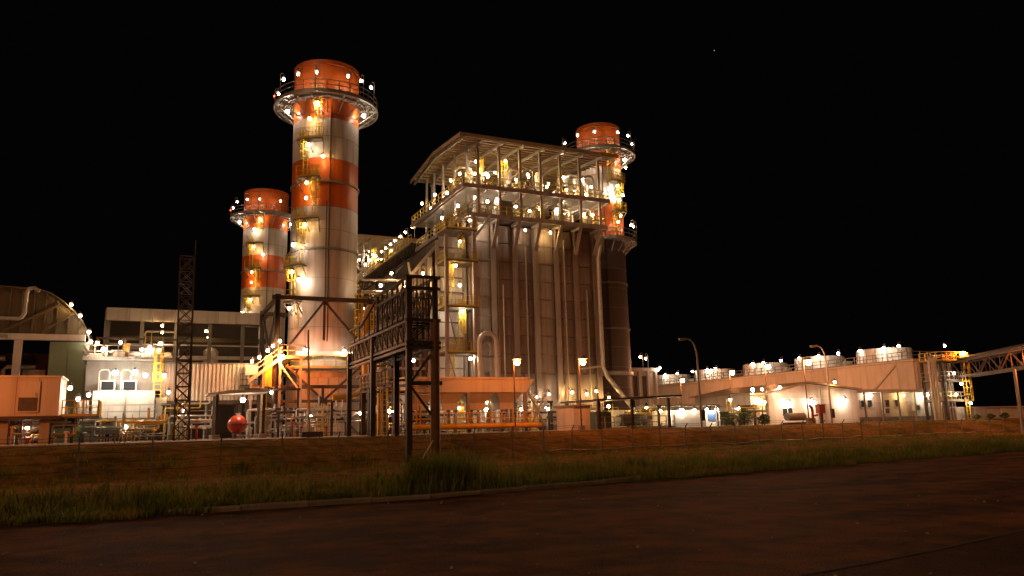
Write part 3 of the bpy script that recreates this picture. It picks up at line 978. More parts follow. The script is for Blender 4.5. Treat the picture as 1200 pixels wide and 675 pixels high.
    for i in range(60 if full else 24):
        X = rr.uniform(29.8, 45.4); Yq = rr.uniform(74.2, 79.5); z0 = rr.choice([24.1, 27.1]); r = rr.choice([.06, .08, .1, .14])
        h = rr.uniform(1.2, 2.6) if z0 < 25 else rr.uniform(1.2, 4.0); L = rr.uniform(-2.2, 2.2) if X < 43.5 else rr.uniform(-2.2, -.5)
        part(t, 'pipe', MB().tube([p3(X, Yq, z0), p3(X, Yq, z0 + h - .25), p3(X + math.copysign(.1, L), Yq, z0 + h - .05), p3(X + math.copysign(.3, L), Yq, z0 + h), p3(X + L, Yq, z0 + h), p3(X + L, Yq + 1.5, z0 + h)], r, 7), rr.choice(['insulated_pipe', 'galvanised', 'grey_steel', 'white_paint']), smooth=60)
    part(t, 'elbow_pipe', MB().tube([p3(45.2, 73.9, 27.1), p3(45.2, 73.9, 29.8), p3(45.0, 73.9, 30.2), p3(44.6, 73.9, 30.3), p3(43.0, 73.9, 29.8)], .14, 9), 'white_paint', smooth=60)
    part(t, 'elbow_pipe', MB().tube([p3(42.9, 78, 31.0), p3(44.0, 77, 31.2), p3(44.8, 76, 30.8), p3(45.1, 75.4, 29.6), p3(45.1, 75.2, 27.1)], .22, 9), 'white_paint', smooth=60)
    for X, Yq, w2, z0, h in ((30.9, 74.3, .9, 24.1, 2.3), (33.9, 74.2, 1.7, 24.1, 2.1), (37.8, 74.6, 1.0, 24.1, 1.6), (40.9, 74.8, 1.3, 24.1, 1.9), (44.4, 74.6, 1.2, 24.1, 1.5), (35.0, 75.2, .8, 27.1, 1.4), (41.0, 75.0, 1.0, 27.1, 1.2)):
        cb = part(t, 'cabinet', B(X - w2 / 2, X + w2 / 2, Yq - .35, Yq + .35, z0, z0 + h), rr.choice(['white_paint', 'galvanised']))
        part(cb, 'door_line', B(X - .015, X + .015, Yq - .365, Yq - .352, z0 + .1, z0 + h - .1), 'dark_steel')
    for i in range(14):
        X = rr.uniform(29.6, 45.8); z0 = rr.choice([24.1, 27.1]); Yq = rr.uniform(73.4, 75.0)
        hw_ = MB(); hw_.tube([p3(X, Yq, z0), p3(X, Yq, z0 + .9)], .07, 6); hw_.lathe(X, Yq + dy, [(0, z0 + .85), (.24, z0 + .9), (.24, z0 + .98), (0, z0 + 1.0)], 10)
        part(t, 'valve', hw_, rr.choice(['yellow_paint', 'grey_steel', 'red_paint']))
    part(t, 'stair', stairs(MB(), p3(36.6, 74.5, 24.1), p3(40.8, 74.5, 26.95)), 'white_paint')
    # lamps under the roof and between the decks
    lamps = [(30.6, 74.0, 30.3), (31.4, 75.6, 30.2), (34.1, 74, 30.8), (33.4, 77.4, 30.0), (30.4, 74, 28.9), (36.9, 78.2, 29.6), (40.7, 76.5, 29.7), (43.0, 77, 30.9), (43.3, 77, 29.9), (44.3, 76.8, 29.3),
             (29.2, 75.4, 29.2), (29.2, 78.2, 29.3), (29.2, 83.6, 29.2), (29.0, 87.8, 29.3), (29.4, 85.8, 28.2), (30.5, 74.2, 26.3), (33.0, 74.1, 26.3), (38.9, 75.4, 26.1), (42.3, 76, 26.2), (45.6, 75, 29.4), (44.6, 76.5, 28.4)]
    lamps += [(32.2, 75.0, 29.4), (35.6, 74.6, 29.0), (37.9, 76.2, 30.4), (39.6, 74.8, 28.7), (42.0, 74.6, 28.6), (44.6, 74.6, 28.3), (44.6, 75.2, 30.4), (34.8, 78.5, 31.0), (39.4, 79.0, 31.2),  # further lamps added to brighten the penthouse and decks
              (31.8, 73.9, 25.9), (35.4, 74.4, 25.8), (36.9, 74.0, 25.4), (40.4, 74.2, 25.9), (43.9, 74.0, 25.7), (45.2, 74.4, 25.8), (29.6, 80.5, 28.6), (29.5, 76.8, 26.0), (29.5, 82, 26.0)]
    if not full:
        lamps = lamps[:22]
    if full:
        for X, k in ((31.0, 'white'), (39.2, 'white'), (36.1, 'small')):  # lamps added under the deck to brighten the face below
            flood(t, p3(X, 73.6, 23.0), k, 'plain')
    for L in lamps:
        flood(t, p3(*L), 'white', 'plain')
    return t

boiler1 = boiler(0, 'tall brown boiler house in front, its open penthouse glowing under a low roof')
boiler2 = boiler(45.3, 'second boiler house far behind, its lit penthouse roof beyond the footbridge', False)

# front base of the boiler: railed platform, lamps
pf = thing('service_platform', 'yellow railed platform at the foot of the boiler house', 'platform', (40, 73, YZ))
part(pf, 'floor', MB().box(30.5, 46, 72.2, 74.4, 2.45, 2.6), 'grating')
part(pf, 'railing', railing(MB(), [(30.5, 72.2, 2.6), (46, 72.2, 2.6)], 1.1, 1.2, .08), 'yellow_paint')
for X in [31 + 2.1 * i for i in range(8)]:
    part(pf, 'leg', MB().box(X - .1, X + .1, 72.3, 72.5, YZ, 2.45), 'grey_steel')
for X, z in ((36.7, 4.9), (38.2, 5.2), (41.0, 5.4), (42.8, 5.2), (44.0, 5.5), (37.7, 3.9), (31.0, 4.4), (45.6, 4.8)):
    flood(pf, (X, 73.3, z), 'white', 'wall')

# stair and ladder tower on the left front corner
lt = thing('ladder_tower', 'bright ladder tower with yellow ladders on the boiler front corner', 'ladder tower', (28.1, 73.6, YZ))
for X in (26.5, 29.55):
    for Yq in (72.5, 75.3):
        part(lt, 'post', MB().box(X - .17, X + .17, Yq - .17, Yq + .17, YZ, 24.0 if X > 27 else 21.5), 'cladding_pale')
wp = box_mesh(2.6, .08, 1.45, .02)
z = 2.4
while z < 22:
    piece(lt, 'panel', wp, 'white_paint', (28.02, 75.4, z))
    part(lt, 'crossbar', MB().box(26.7, 29.4, 75.2, 75.34, z + .72, z + .86), 'grey_steel')
    z += 1.6
for i, z in enumerate((4.8, 9.4, 14.1, 18.9, 22.2)):
    part(lt, 'landing', MB().box(26.5, 29.9, 72.3, 75.3, z - .18, z), 'grating')
    part(lt, 'railing', railing(MB(), [(26.5, 75.2, z), (26.5, 72.3, z), (29.9, 72.3, z)], 1.1, .8, .06), 'yellow_paint')
for i, (z0, z1) in enumerate(((YZ, 4.8), (4.8, 9.4), (9.4, 14.1), (14.1, 18.9), (18.9, 22.2), (22.2, 24.1))):
    X = 27.3 if i % 2 else 28.6
    part(lt, 'caged_ladder', ladder(MB(), (X, 73.9, z0), (X, 73.9, z1), (0, -1, 0), z1 - z0 > 3, .5), 'yellow_paint')
for a in ((28.4, 73.4, 21.05), (28.05, 72.8, 16.3), (28.3, 72.8, 13.6), (29.1, 72.8, 8.8), (29.4, 73.2, 23.4), (27.6, 72.8, 18.3), (28.0, 73, 4.1)):
    flood(lt, a, 'white', 'plain')
part(lt, 'brace', MB().beam((26.6, 72.5, 9.4), (27.9, 72.5, 5.2), .1).beam((26.6, 72.5, 14), (27.5, 72.5, 10.2), .1), 'galvanised')
part(lt, 'brace', MB().beam((29.5, 72.6, 21.2), (31.6, 72.7, 24.0), .26), 'white_paint')

# inlet duct between the stack and the boiler, rising to the casing
idt = thing('inlet_duct', 'ribbed brown duct sloping up from the stack to the boiler casing', 'duct', (23.5, 80, YZ))
mat('duct_brown', (.20, .13, .10), .6, var=.25, scale=.5, dirt=(.10, .05, .03), dirt_amt=.6)
poly = [(18.3, 3.2), (29.85, 3.2), (29.85, 22.9), (28.3, 22.9), (22.6, 16.2), (18.3, 11.4)]
part(idt, 'casing', MB().prism_y(poly, 76.1, 89.5), 'duct_brown')
def duct_top(x): return interp([(18.3, 11.4), (22.6, 16.2), (28.3, 22.9), (30, 22.9)], x)
x = 18.6
while x < 29.6:
    part(idt, 'rib', MB().box(x - .1, x + .1, 75.8, 76.1, 3.3, duct_top(x) - .15), 'cladding')
    x += .62
for z in (5.2, 8.0, 10.8, 13.4, 16.0, 18.6):
    xa = max(18.4, interp([(11.4, 18.4), (16.2, 22.7), (22.9, 28.4)], z + .3))
    part(idt, 'beam', MB().box(xa, 26.3, 75.62, 75.84, z - .14, z + .14), 'cladding_pale')
tp = MB()
for (xa, za), (xb, zb) in (((18.3, 11.4), (22.6, 16.2)), ((22.6, 16.2), (28.3, 22.9))):
    tp.beam((xa, 75.95, za + .1), (xb, 75.95, zb + .1), .3, .3)
part(idt, 'edge_beam', tp, 'cladding_pale')
for i in range(15):
    y = 76.6 + i * .9
    part(idt, 'slope_rib', MB().beam((22.7, y, 16.42), (28.2, y, 22.9), .14, .22), 'lagging')
    part(idt, 'slope_rib', MB().beam((18.4, y, 11.6), (22.5, y, 16.2), .14, .22), 'lagging')
part(idt, 'column', MB().box(25.5, 25.9, 75.2, 75.6, YZ, 19.6), 'cladding_pale')
part(idt, 'column', MB().box(21.0, 21.3, 75.3, 75.6, YZ, 14), 'cladding_pale')
# catwalk climbing along the duct with lamps
cw = thing('duct_catwalk', 'lit yellow catwalk level with pipes over the inlet duct', 'catwalk', (21, 74, 12))
part(cw, 'floor', MB().box(17.8, 25.2, 73.6, 74.9, 13.9, 14.0), 'grating')
part(cw, 'railing', railing(MB(), [(17.8, 73.6, 14), (25.2, 73.6, 14)], 1.1, 1.0, .08), 'yellow_paint')
for X in (18.2, 21.5, 24.9):
    part(cw, 'post', MB().box(X - .1, X + .1, 74.0, 74.2, YZ, 13.9), 'dark_steel')
part(cw, 'caged_ladder', ladder(MB(), (17.7, 73.3, 8.2), (17.7, 73.3, 14), (0, -1, 0), True, .6), 'yellow_paint')
part(cw, 'pipe', MB().tube([(18.0, 73.3, 15.2), (24.6, 73.3, 15.4), (25.2, 73.3, 15.9), (25.2, 73.4, 18)], .16, 8), 'insulated_pipe', smooth=60)
part(cw, 'pipe', MB().tube([(18.0, 73.4, 16.4), (22.6, 73.4, 16.6), (23.0, 73.4, 17.0), (23.0, 74.2, 18.6)], .12, 8), 'white_paint', smooth=60)
for a in ((22.2, 73.2, 15.9), (22.8, 73.2, 16.4), (24.3, 73.4, 17.4), (19.9, 73.3, 15.9), (21.0, 73.3, 17.2)):
    flood(cw, a, 'white', 'plain')

# footbridge between the two boiler houses
br = thing('footbridge', 'long lit footbridge running back from the boiler house to the second', 'bridge', (29.5, 105, 24))
BY0, BY1 = 90.6, 117.9
part(br, 'floor', MB().box(28.5, 30.5, BY0, BY1, 24.9, 25.0), 'grating')
tr = MB()
for X in (28.5, 30.5):
    tr.beam((X, BY0, 24.8), (X, BY1, 24.8), .16, .24); tr.beam((X, BY0, 23.0), (X, BY1, 23.0), .16, .2)
    n_ = 10
    for i in range(n_):
        a, b = BY0 + (BY1 - BY0) * i / n_, BY0 + (BY1 - BY0) * (i + 1) / n_
        tr.beam((X, a, 23), (X, a, 24.8), .1); tr.beam((X, a, 23), (X, b, 24.8), .1) if i % 2 else tr.beam((X, a, 24.8), (X, b, 23), .1)
part(br, 'truss', tr, 'dark_steel')
part(br, 'railing', railing(railing(MB(), [(28.5, BY0, 25), (28.5, BY1, 25)], 1.1, 1.3, .07), [(30.5, BY0, 25), (30.5, BY1, 25)], 1.1, 1.3, .07), 'yellow_paint')
for y in (108.5, 105.5, 103.2, 100.8, 98.6, 96.2, 93.9, 91.1, 111.5, 114.6):
    flood(br, (28.7, y, 27.1), 'white', 'post')
for X, y in ((29.5, 99), (29.5, 108)):
    part(br, 'trestle', MB().beam((X - 1.2, y, YZ), (X - .8, y, 23), .3).beam((X + 1.2, y, YZ), (X + .8, y, 23), .3), 'dark_steel')
for i, r in enumerate((.2, .28, .16)):
    part(br, 'pipe', MB().tube([(29.0 + i * .5, BY0, 23.3), (29.0 + i * .5, BY1, 23.3)], r, 8), 'insulated_pipe', smooth=60)
# lower pipe bridge with lamps
lb = thing('pipe_bridge', 'lower pipe bridge with lamps beneath the long lit footbridge', 'pipe bridge', (27, 100, 17))
tr = MB()
for X in (25.6, 27.6):
    for z in (17.2, 19.4):
        tr.beam((X, 90, z), (X, 119, z), .16, .2)
    for i in range(10):
        a = 90 + 2.9 * i
        tr.beam((X, a, 17.2), (X, a, 19.4), .1); tr.beam((X, a, 17.2), (X, a + 2.9, 19.4), .1)
part(lb, 'truss', tr, 'dark_steel')
for y in (92, 105, 118):
    part(lb, 'trestle', MB().box(26.4, 26.8, y - .2, y + .2, YZ, 17.1), 'dark_steel')
for i, r in enumerate((.22, .16, .26)):
    part(lb, 'pipe', MB().tube([(26.1 + i * .5, 90, 17.6), (26.1 + i * .5, 119, 17.6)], r, 8), 'insulated_pipe', smooth=60)
for y in (92, 97, 102, 107, 112):
    flood(lb, (26.6, y, 19.0), 'white', 'plain')

# U-shaped pipe at the foot of the boiler face
up = thing('u_bend_pipe', 'pale upside-down U-bend pipe against the boiler face', 'pipe', (30.6, 72.3, YZ))
def ubend(x0, x1, y, ztop, r):
    c = (x0 + x1) / 2; rad = (x1 - x0) / 2
    pts = [(x0, y, 2.0), (x0, y, ztop)] + [(c - rad * math.cos(a), y, ztop + rad * math.sin(a)) for a in [math.pi * i / 10 for i in range(1, 10)]] + [(x1, y, ztop), (x1, y, 2.0)]
    return MB().tube(pts, r, 10)
part(up, 'outer_pipe', ubend(29.75, 31.6, 71.9, 10.4, .25), 'insulated_pipe', smooth=60)
part(up, 'inner_pipe', ubend(30.2, 31.15, 72.3, 10.0, .16), 'insulated_pipe', smooth=60)
part(up, 'clamp', MB().box(29.4, 32.0, 71.9, 72.5, 8.9, 9.05).box(29.4, 32.0, 71.9, 72.5, 6.0, 6.15), 'grey_steel')

# ================================================================== DARK PIPE GANTRY (nearest steelwork)
ga = thing('pipe_gantry', 'dark steel pipe gantry standing in front on two tall posts', 'gantry', (12.4, 42, 0))
XL, XR, GY0, GY1 = 11.65, 13.05, 37.5, 50.5
part(ga, 'post', MB().box(XL - .14, XL + .14, GY0 - .14, GY0 + .14, -.1, 9.5), 'dark_steel')
part(ga, 'post', MB().tube([(XR - .02, GY0, .2), (XR - .02, GY0, 7.3)], .25, 14), 'brown_steel', smooth=50, label='thick brownish round front post')
part(ga, 'post', MB().box(XR - .1, XR + .12, GY0 - .12, GY0 + .12, 7.3, 9.5), 'dark_steel')
for X in (XL, XR):
    for y in (44.5, GY1):
        zb = ground_z(X, y) - .1
        part(ga, 'post', MB().box(X - .14, X + .14, y - .14, y + .14, zb, 7.2 if y < 50 else 6.8), 'dark_steel')
for z, yb in ((9.5, 43.6), (8.9, 43.6), (7.25, GY1), (6.1, GY1), (5.85, GY1)):
    for X in (XL, XR):
        part(ga, 'chord', MB().beam((X, GY0 - .1, z), (X, yb, z), .11, .14), 'dark_steel')
    part(ga, 'end_beam', MB().box(XL - .2, XR + .25, GY0 - .2, GY0 - .04, z - .08, z + .08), 'dark_steel')
for X in (XL, XR):
    lat = MB()
    n_ = 6
    for i in range(n_):
        a, b = GY0 + (43.6 - GY0) * i / n_, GY0 + (43.6 - GY0) * (i + 1) / n_
        lat.beam((X, a, 7.35), (X, a, 9.4), .09); xbrace(lat, (X, a, 7.35), (X, b, 7.35), (X, b, 9.4), (X, a, 9.4), .06)
    lat.beam((X, 43.6, 7.3), (X, 43.6, 9.5), .14)
    lat.beam((X, 43.6, 9.4), (X, 47.2, 8.3), .12); lat.beam((X, 47.2, 8.3), (X, GY1, 8.3), .12)
    for i in range(5):
        a = 44.2 + i * 1.25
        lat.beam((X, a, 7.3), (X, a, 9.0 - .15 * i), .06)
    part(ga, 'lattice', lat, 'dark_steel')
for X in (XL, XR):
    lat = MB()
    n_ = 13
    for i in range(n_):
        a, b = GY0 + (GY1 - GY0) * i / n_, GY0 + (GY1 - GY0) * (i + 1) / n_
        lat.beam((X, a, 6.15), (X, a, 7.2), .07); lat.beam((X, a, 6.15), (X, b, 7.2), .06)
    part(ga, 'side_lattice', lat, 'dark_steel')
for i in range(13):
    y = GY0 + i * 1.0
    part(ga, 'cross_beam', MB().beam((XL, y, 6.1), (XR, y, 6.1), .1).beam((XL, y, 7.25), (XR, y, 7.25), .09).beam((XL, y, 6.1), (XR, y, 7.25), .06), 'dark_steel')
# top mesh screen of verticals at the front end
mesh_ = MB()
for i in range(8):
    X = XL + .1 + i * .17
    mesh_.beam((X, GY0, 7.3), (X, GY0, 9.45), .035)
mesh_.beam((XL, GY0, 8.4), (XR, GY0, 8.4), .05)
part(ga, 'screen', mesh_, 'dark_steel')
sm = MB().lathe(0, 0, [(0, -.42), (.07, -.42), (.11, -.3), (.07, -.18), (.11, -.05), (.07, .08), (.11, .2), (.06, .42), (0, .42)], 8).mesh('hanger', smooth=30)
for i in range(12):
    y = 38.3 + i * 1.02
    piece(ga, 'hanger', sm, 'insulated_pipe', (XL + .12, y, 6.65))
    piece(ga, 'hanger', sm, 'grey_steel', (XR - .1, y + .3, 6.65))
for i in range(9):
    piece(ga, 'lower_hanger', sm, 'grey_steel', (XL + .5, 43.0 + i * .8, 4.75))
part(ga, 'lower_chord', MB().beam((XL + .5, 42.2, 5.25), (XL + .5, GY1, 5.25), .14).beam((XL + .5, 42.2, 4.2), (XL + .5, GY1, 4.2), .1), 'dark_steel')
for i, (dx, z, r) in enumerate(((.3, 6.0, .1), (.65, 6.02, .14), (1.0, 6.0, .1), (.45, 7.5, .12), (.9, 7.5, .12))):
    part(ga, 'pipe', MB().tube([(XL + dx, GY0, z + .2), (XL + dx, GY1 + 1, z + .2)], r, 8), 'grey_steel', smooth=60)
for a, b in (((XL, GY0, 4.05), (XR + .35, GY0, 4.05)),):
    part(ga, 'tie_beam', MB().beam(a, b, .16, .2), 'dark_steel')
part(ga, 'brace', MB().beam((XL + .1, GY0, 4.1), (XR - .1, GY0, 5.7), .1).beam((XL + .1, GY0, 3.9), (XR - .1, GY0, 2.3), .1), 'dark_steel')
part(ga, 'stay', MB().tube([(XL + .32, GY0 - .4, -.05), (XR - .2, GY0 - .15, 1.2)], .035, 6), 'white_paint', label='thin white diagonal stay at the post foot')
part(ga, 'footing', MB().box(XL - .35, XL + .35, GY0 - .35, GY0 + .35, -.3, .12), 'concrete')

# ================================================================== HOPPERS
hp = thing('hopper_bin', 'wide orange-lit trough with hanging hoppers on legs before the boiler', 'hopper', (23.8, 61.5, YZ))
part(hp, 'trough', MB().box(18.4, 29.0, 60.0, 63.4, 4.75, 5.85).box(18.2, 29.25, 59.85, 63.55, 5.85, 6.0), 'white_paint')
part(hp, 'trough_end', MB().prism_y([(29.0, 5.85), (29.9, 5.85), (29.0, 4.75)], 60.0, 63.4), 'white_paint')
for i in range(4):
    xa, xb = 18.6 + i * 2.6, 18.6 + i * 2.6 + 2.4
    h = MB()
    c0, c1 = [(xa, 60.15), (xb, 60.15), (xb, 63.2), (xa, 63.2)], [(xa + .55, 60.9), (xb - .55, 60.9), (xb - .55, 62.4), (xa + .55, 62.4)]
    h.add([(x, y, 4.72) for x, y in c0] + [(x, y, 3.9) for x, y in c1] + [(x, y, 3.35) for x, y in c1], [(0, 1, 5, 4), (1, 2, 6, 5), (2, 3, 7, 6), (3, 0, 4, 7), (4, 5, 9, 8), (5, 6, 10, 9), (6, 7, 11, 10), (7, 4, 8, 11), (11, 10, 9, 8)])
    part(hp, 'hopper', h, 'white_paint')
for X in (18.5, 23.75, 29.0):
    for y in (60.1, 63.2):
        part(hp, 'leg', MB().box(X - .14, X + .14, y - .14, y + .14, YZ, 4.74), 'grey_steel')
part(hp, 'brace', MB().beam((29.2, 60.0, 4.9), (31.0, 60.0, YZ), .14).beam((30.9, 60.0, 4.6), (29.2, 60.0, YZ), .12), 'galvanised')
part(hp, 'walkway', MB().box(18.2, 29.2, 58.8, 59.9, 1.95, 2.05), 'pipe_yellow')
part(hp, 'railing', railing(MB(), [(18.2, 58.8, 2.05), (29.2, 58.8, 2.05)], 1.0, 1.0, .09), 'pipe_yellow')
part(hp, 'trough_pipe', MB().tube([(18.0, 58.4, 1.95), (29.6, 58.4, 1.95)], .22, 10), 'pipe_yellow', smooth=60)
for X in (19.4, 21, 22.6, 24.6, 26.2, 27.9):
    part(hp, 'outlet_pipe', MB().tube([(X, 61.6, 3.4), (X, 61.6, 2.0)], .16, 8), 'grey_steel', smooth=60)
for a in ((28.4, 66, 3.6), (32.0, 67.5, 3.4), (34.9, 67.5, 3.5), (19.4, 67, 2.6)):
    pass
# small lamp poles behind the hoppers
for i, (X, y, lab) in enumerate(((28.4, 67.5, 'short white lamp pole at the right end of the hoppers'), (32.0, 67.5, 'short white lamp pole between hoppers and white cabin'),
                                 (34.9, 67.5, 'short white lamp pole just behind the white cabin'), (19.2, 68.0, 'short white lamp pole behind the left end of the hoppers'))):
    t = thing('lamp_pole', lab, 'lamp', (X, y, YZ), 'short white lamp poles')
    part(t, 'pole', MB().tube([(X, y, YZ), (X, y, 3.9)], .05, 8), 'galvanised')
    flood(t, (X, y - .25, 3.5), 'white', 'plain')

# ================================================================== PIPE RACKS AND SKIDS along the yard
def pipe_rack(x0, x1, y, ztop, label, seed, mats=('insulated_pipe', 'grey_steel', 'galvanised', 'pipe_yellow')):
    rr = random.Random(seed)
    t = thing('pipe_rack', label, 'pipe rack', ((x0 + x1) / 2, y, YZ), 'low pipe racks in the yard')
    n_ = max(2, int((x1 - x0) / 2.2))
    for i in range(n_ + 1):
        X = x0 + (x1 - x0) * i / n_
        part(t, 'post', MB().box(X - .09, X + .09, y - .09, y + .09, YZ, ztop), 'dark_steel')
    for z in (ztop - .1, (ztop + YZ) / 2 + .3):
        part(t, 'beam', MB().box(x0 - .2, x1 + .2, y - .06, y + .06, z - .1, z + .1), 'dark_steel')
    W = x1 - x0
    for i in range(int(8 + W)):
        L = rr.uniform(.8, min(4.5, W)); xa = rr.uniform(x0, x1 - L * .8); xb = xa + L
        z = rr.uniform(YZ + .3, ztop + .3); yy = y - rr.uniform(.1, 1.2); r = rr.choice([.035, .05, .05, .07, .1])
        part(t, 'pipe', MB().tube([(xa, yy, YZ), (xa, yy, z - .12), (xa + .04, yy, z - .04), (xa + .12, yy, z), (xb - .12, yy, z), (xb - .04, yy, z + .04), (xb, yy, z + .12), (xb, yy, z + rr.uniform(.3, 1.2))], r, 7), rr.choice(mats), smooth=60)
    for i in range(int(3 + W * .7)):
        X = rr.uniform(x0, x1); yy = y - rr.uniform(.6, 1.4); z = rr.uniform(1.9, 2.7)
        v = MB(); v.tube([(X, yy, YZ), (X, yy, z)], rr.choice([.05, .08]), 7); v.lathe(X, yy, [(0, z - .15), (.18, z - .1), (.18, z), (0, z + .05)], 10)
        part(t, 'valve', v, rr.choice(mats + ('red_paint', 'white_paint', 'galvanised')))
    for i in range(max(1, int(W / 4))):
        X = rr.uniform(x0, x1)
        part(t, 'ladder', ladder(MB(), (X, y - .9, YZ), (X, y - .9, ztop - .4), (0, -1, 0), False, .5), 'yellow_paint')
    for i in range(max(1, int(W / 3.2))):
        flood(t, (x0 + W * (i + .5) / max(1, int(W / 3.2)) + rr.uniform(-.5, .5), y - .5, ztop - rr.uniform(.2, .7)), 'small', 'plain')
    return t
pipe_rack(-10.5, -5.0, 63.5, 3.2, 'dark pipe rack under the orange-lit box at far left', 1)
pipe_rack(-4.6, 0.6, 67.6, 2.9, 'dark pipe rack below the bright white enclosure', 2)
pipe_rack(0.9, 4.4, 69, 4.4, 'pipe rack with valves under the left end of the ribbed screen', 3, ('insulated_pipe', 'galvanised', 'yellow_paint', 'white_paint'))
pipe_rack(9.6, 18.0, 67.0, 3.6, 'low pipe rack before the foot of the nearest stack', 4, ('insulated_pipe', 'grey_steel', 'galvanised'))
pipe_rack(18.6, 28.5, 69.5, 4.2, 'pipe rack behind the hanging hoppers', 5)
pipe_rack(33.0, 47.0, 63.5, 3.2, 'pipe rack between the boiler foot and the dark-roofed shelter', 6, ('insulated_pipe', 'yellow_paint', 'galvanised', 'green_paint'))

pipe_rack(16.4, 21.0, 60.5, 7.6, 'tall crowded pipe rack seen through the dark gantry', 7, ('insulated_pipe', 'grey_steel', 'galvanised', 'pipe_yellow', 'dark_steel'))
pipe_rack(7.2, 11.4, 68.6, 5.6, 'pipe rack just right of the red tank canopy', 8, ('insulated_pipe', 'galvanised', 'dark_steel', 'white_paint'))
pipe_rack(31.5, 37.0, 70.6, 4.4, 'pipe rack with lit valves behind the white cabin', 9, ('insulated_pipe', 'galvanised', 'white_paint', 'yellow_paint'))
pipe_rack(-4.8, 2.0, 80.5, 11.0, 'tall pipe rack behind the glaring white enclosure', 10, ('insulated_pipe', 'galvanised', 'grey_steel'))
# thin pole with a box at its foot on the bank edge
tp_ = thing('thin_pole', 'thin brown pole with a dark box at its foot before the stack frame', 'pole', (8.2, 45.2, 1.3))
zz = ground_z(8.2, 45.2)
part(tp_, 'shaft', MB().tube([(8.2, 45.2, zz - .1), (8.0, 45.2, 7.6)], .055, 8), 'pipe_yellow', smooth=60)
part(tp_, 'foot_box', MB().box(7.75, 8.9, 44.9, 45.5, zz + .05, zz + .35), 'lagging')

# tall bent pipe on the right of the frame (yellow)
bp = thing('bent_pipe', 'orange-yellow pipe bending down beside the nearest stack frame', 'pipe', (16, 64, YZ))
part(bp, 'pipe', MB().tube([(13.4, 64, 4.55), (15.0, 64, 4.7), (15.6, 64, 4.95), (16.0, 64, 5.5), (16.1, 64, 6.3), (16.1, 64, 11.6), (16.4, 64.2, 12.2), (17.4, 64.6, 12.4)], .24, 10), 'pipe_yellow', smooth=60)
part(bp, 'pipe', MB().tube([(17.6, 65, YZ), (17.6, 65, 9.8)], .2, 10), 'pipe_yellow', smooth=60)
part(bp, 'support', MB().box(15.9, 16.25, 64.3, 64.6, YZ, 11.5).box(13.3, 13.5, 64.1, 64.3, YZ, 4.3).box(17.9, 18.15, 65, 65.25, YZ, 9.6), 'dark_steel')
part(bp, 'caged_ladder', ladder(MB(), (16.8, 64.2, 6.0), (16.8, 64.2, 11.4), (0, -1, 0), True, .55), 'yellow_paint')
part(bp, 'landing', MB().box(15.6, 20.2, 64.0, 66, 10.4, 10.5), 'grating')
part(bp, 'railing', railing(MB(), [(15.6, 64, 10.5), (20.2, 64, 10.5)], 1.1, .9, .08), 'yellow_paint')

# ================================================================== STREET LAMPS
def sodium_post(X, y, z, label, kind='sodium'):
    t = thing('sodium_lamp', label, 'street lamp', (X, y, YZ), 'lit orange sodium lamps')
    part(t, 'pole', MB().tube([(X, y, YZ - .1), (X, y, z + .35)], .065, 10, .045), 'lagging', smooth=60)
    part(t, 'arm', MB().tube([(X, y, z + .3), (X, y - .25, z + .5), (X, y - .7, z + .5)], .04, 8), 'lagging', smooth=60)
    part(t, 'base', MB().box(X - .2, X + .2, y - .2, y + .2, YZ, YZ + .35), 'concrete')
    h = piece(t, 'lantern', MB().lathe(0, 0, [(0, .52), (.12, .52), (.3, .36), (.38, .24), (0, .27)], 12).mesh('lantern', smooth=40), 'grey_steel', (X, y - .6, z))
    raw('lens', LENS[kind], None, h)
    return t
sodium_post(26.1, 56.0, 6.85, 'glowing sodium lamp in front of the hoppers', 'dim')
sodium_post(30.3, 52.9, 6.65, 'glowing sodium lamp just above the white cabin', 'dim')
sodium_post(81.1, 107.4, 9.0, 'glowing sodium lamp furthest back of the row by the cooling tower', 'strong')
sodium_post(77.3, 90.5, 9.0, 'glowing sodium lamp second from the back of the row by the cooling tower', 'strong')
sodium_post(74.7, 80.3, 9.0, 'glowing sodium lamp third from the back of the row by the cooling tower', 'strong')
sodium_post(57.4, 56.4, 7.25, 'glowing sodium lamp in front of the gabled store', 'front')
sodium_post(-14.5, 55.0, 7.0, 'sodium lamp at the far left end of the yard edge')

def unlit_post(X, y, z, arm, label):
    t = thing('street_lamp', label, 'street lamp', (X, y, YZ), 'tall unlit street lamps')
    pts = [(X, y, YZ - .1), (X, y, z - 1.6)] + [(X - arm * (1 - math.cos(a)), y, z - 1.6 + 1.6 * math.sin(a)) for a in [math.pi / 2 * i / 7 for i in range(1, 8)]] + [(X - arm - .35, y, z + .02)]
    part(t, 'pole', MB().tube(pts, .09, 10, .045), 'grey_steel', smooth=60)
    hd = MB(); hd.beam((X - arm - .2, y, z + .03), (X - arm - .95, y, z - .02), .26, .16); hd.beam((X - arm - .4, y, z - .08), (X - arm - .9, y, z - .1), .2, .06)
    part(t, 'lamp_head', hd, 'grey_steel')
    part(t, 'switch_box', MB().box(X - .17, X + .17, y - .3, y - .08, YZ + .5, YZ + 1.4), 'dark_steel')
    return t
unlit_post(41.6, 52.6, 8.75, .8, 'tall curved unlit street lamp before the low white wall')
unlit_post(60.6, 56.6, 9.0, .9, 'tall curved unlit street lamp beside the gabled store')

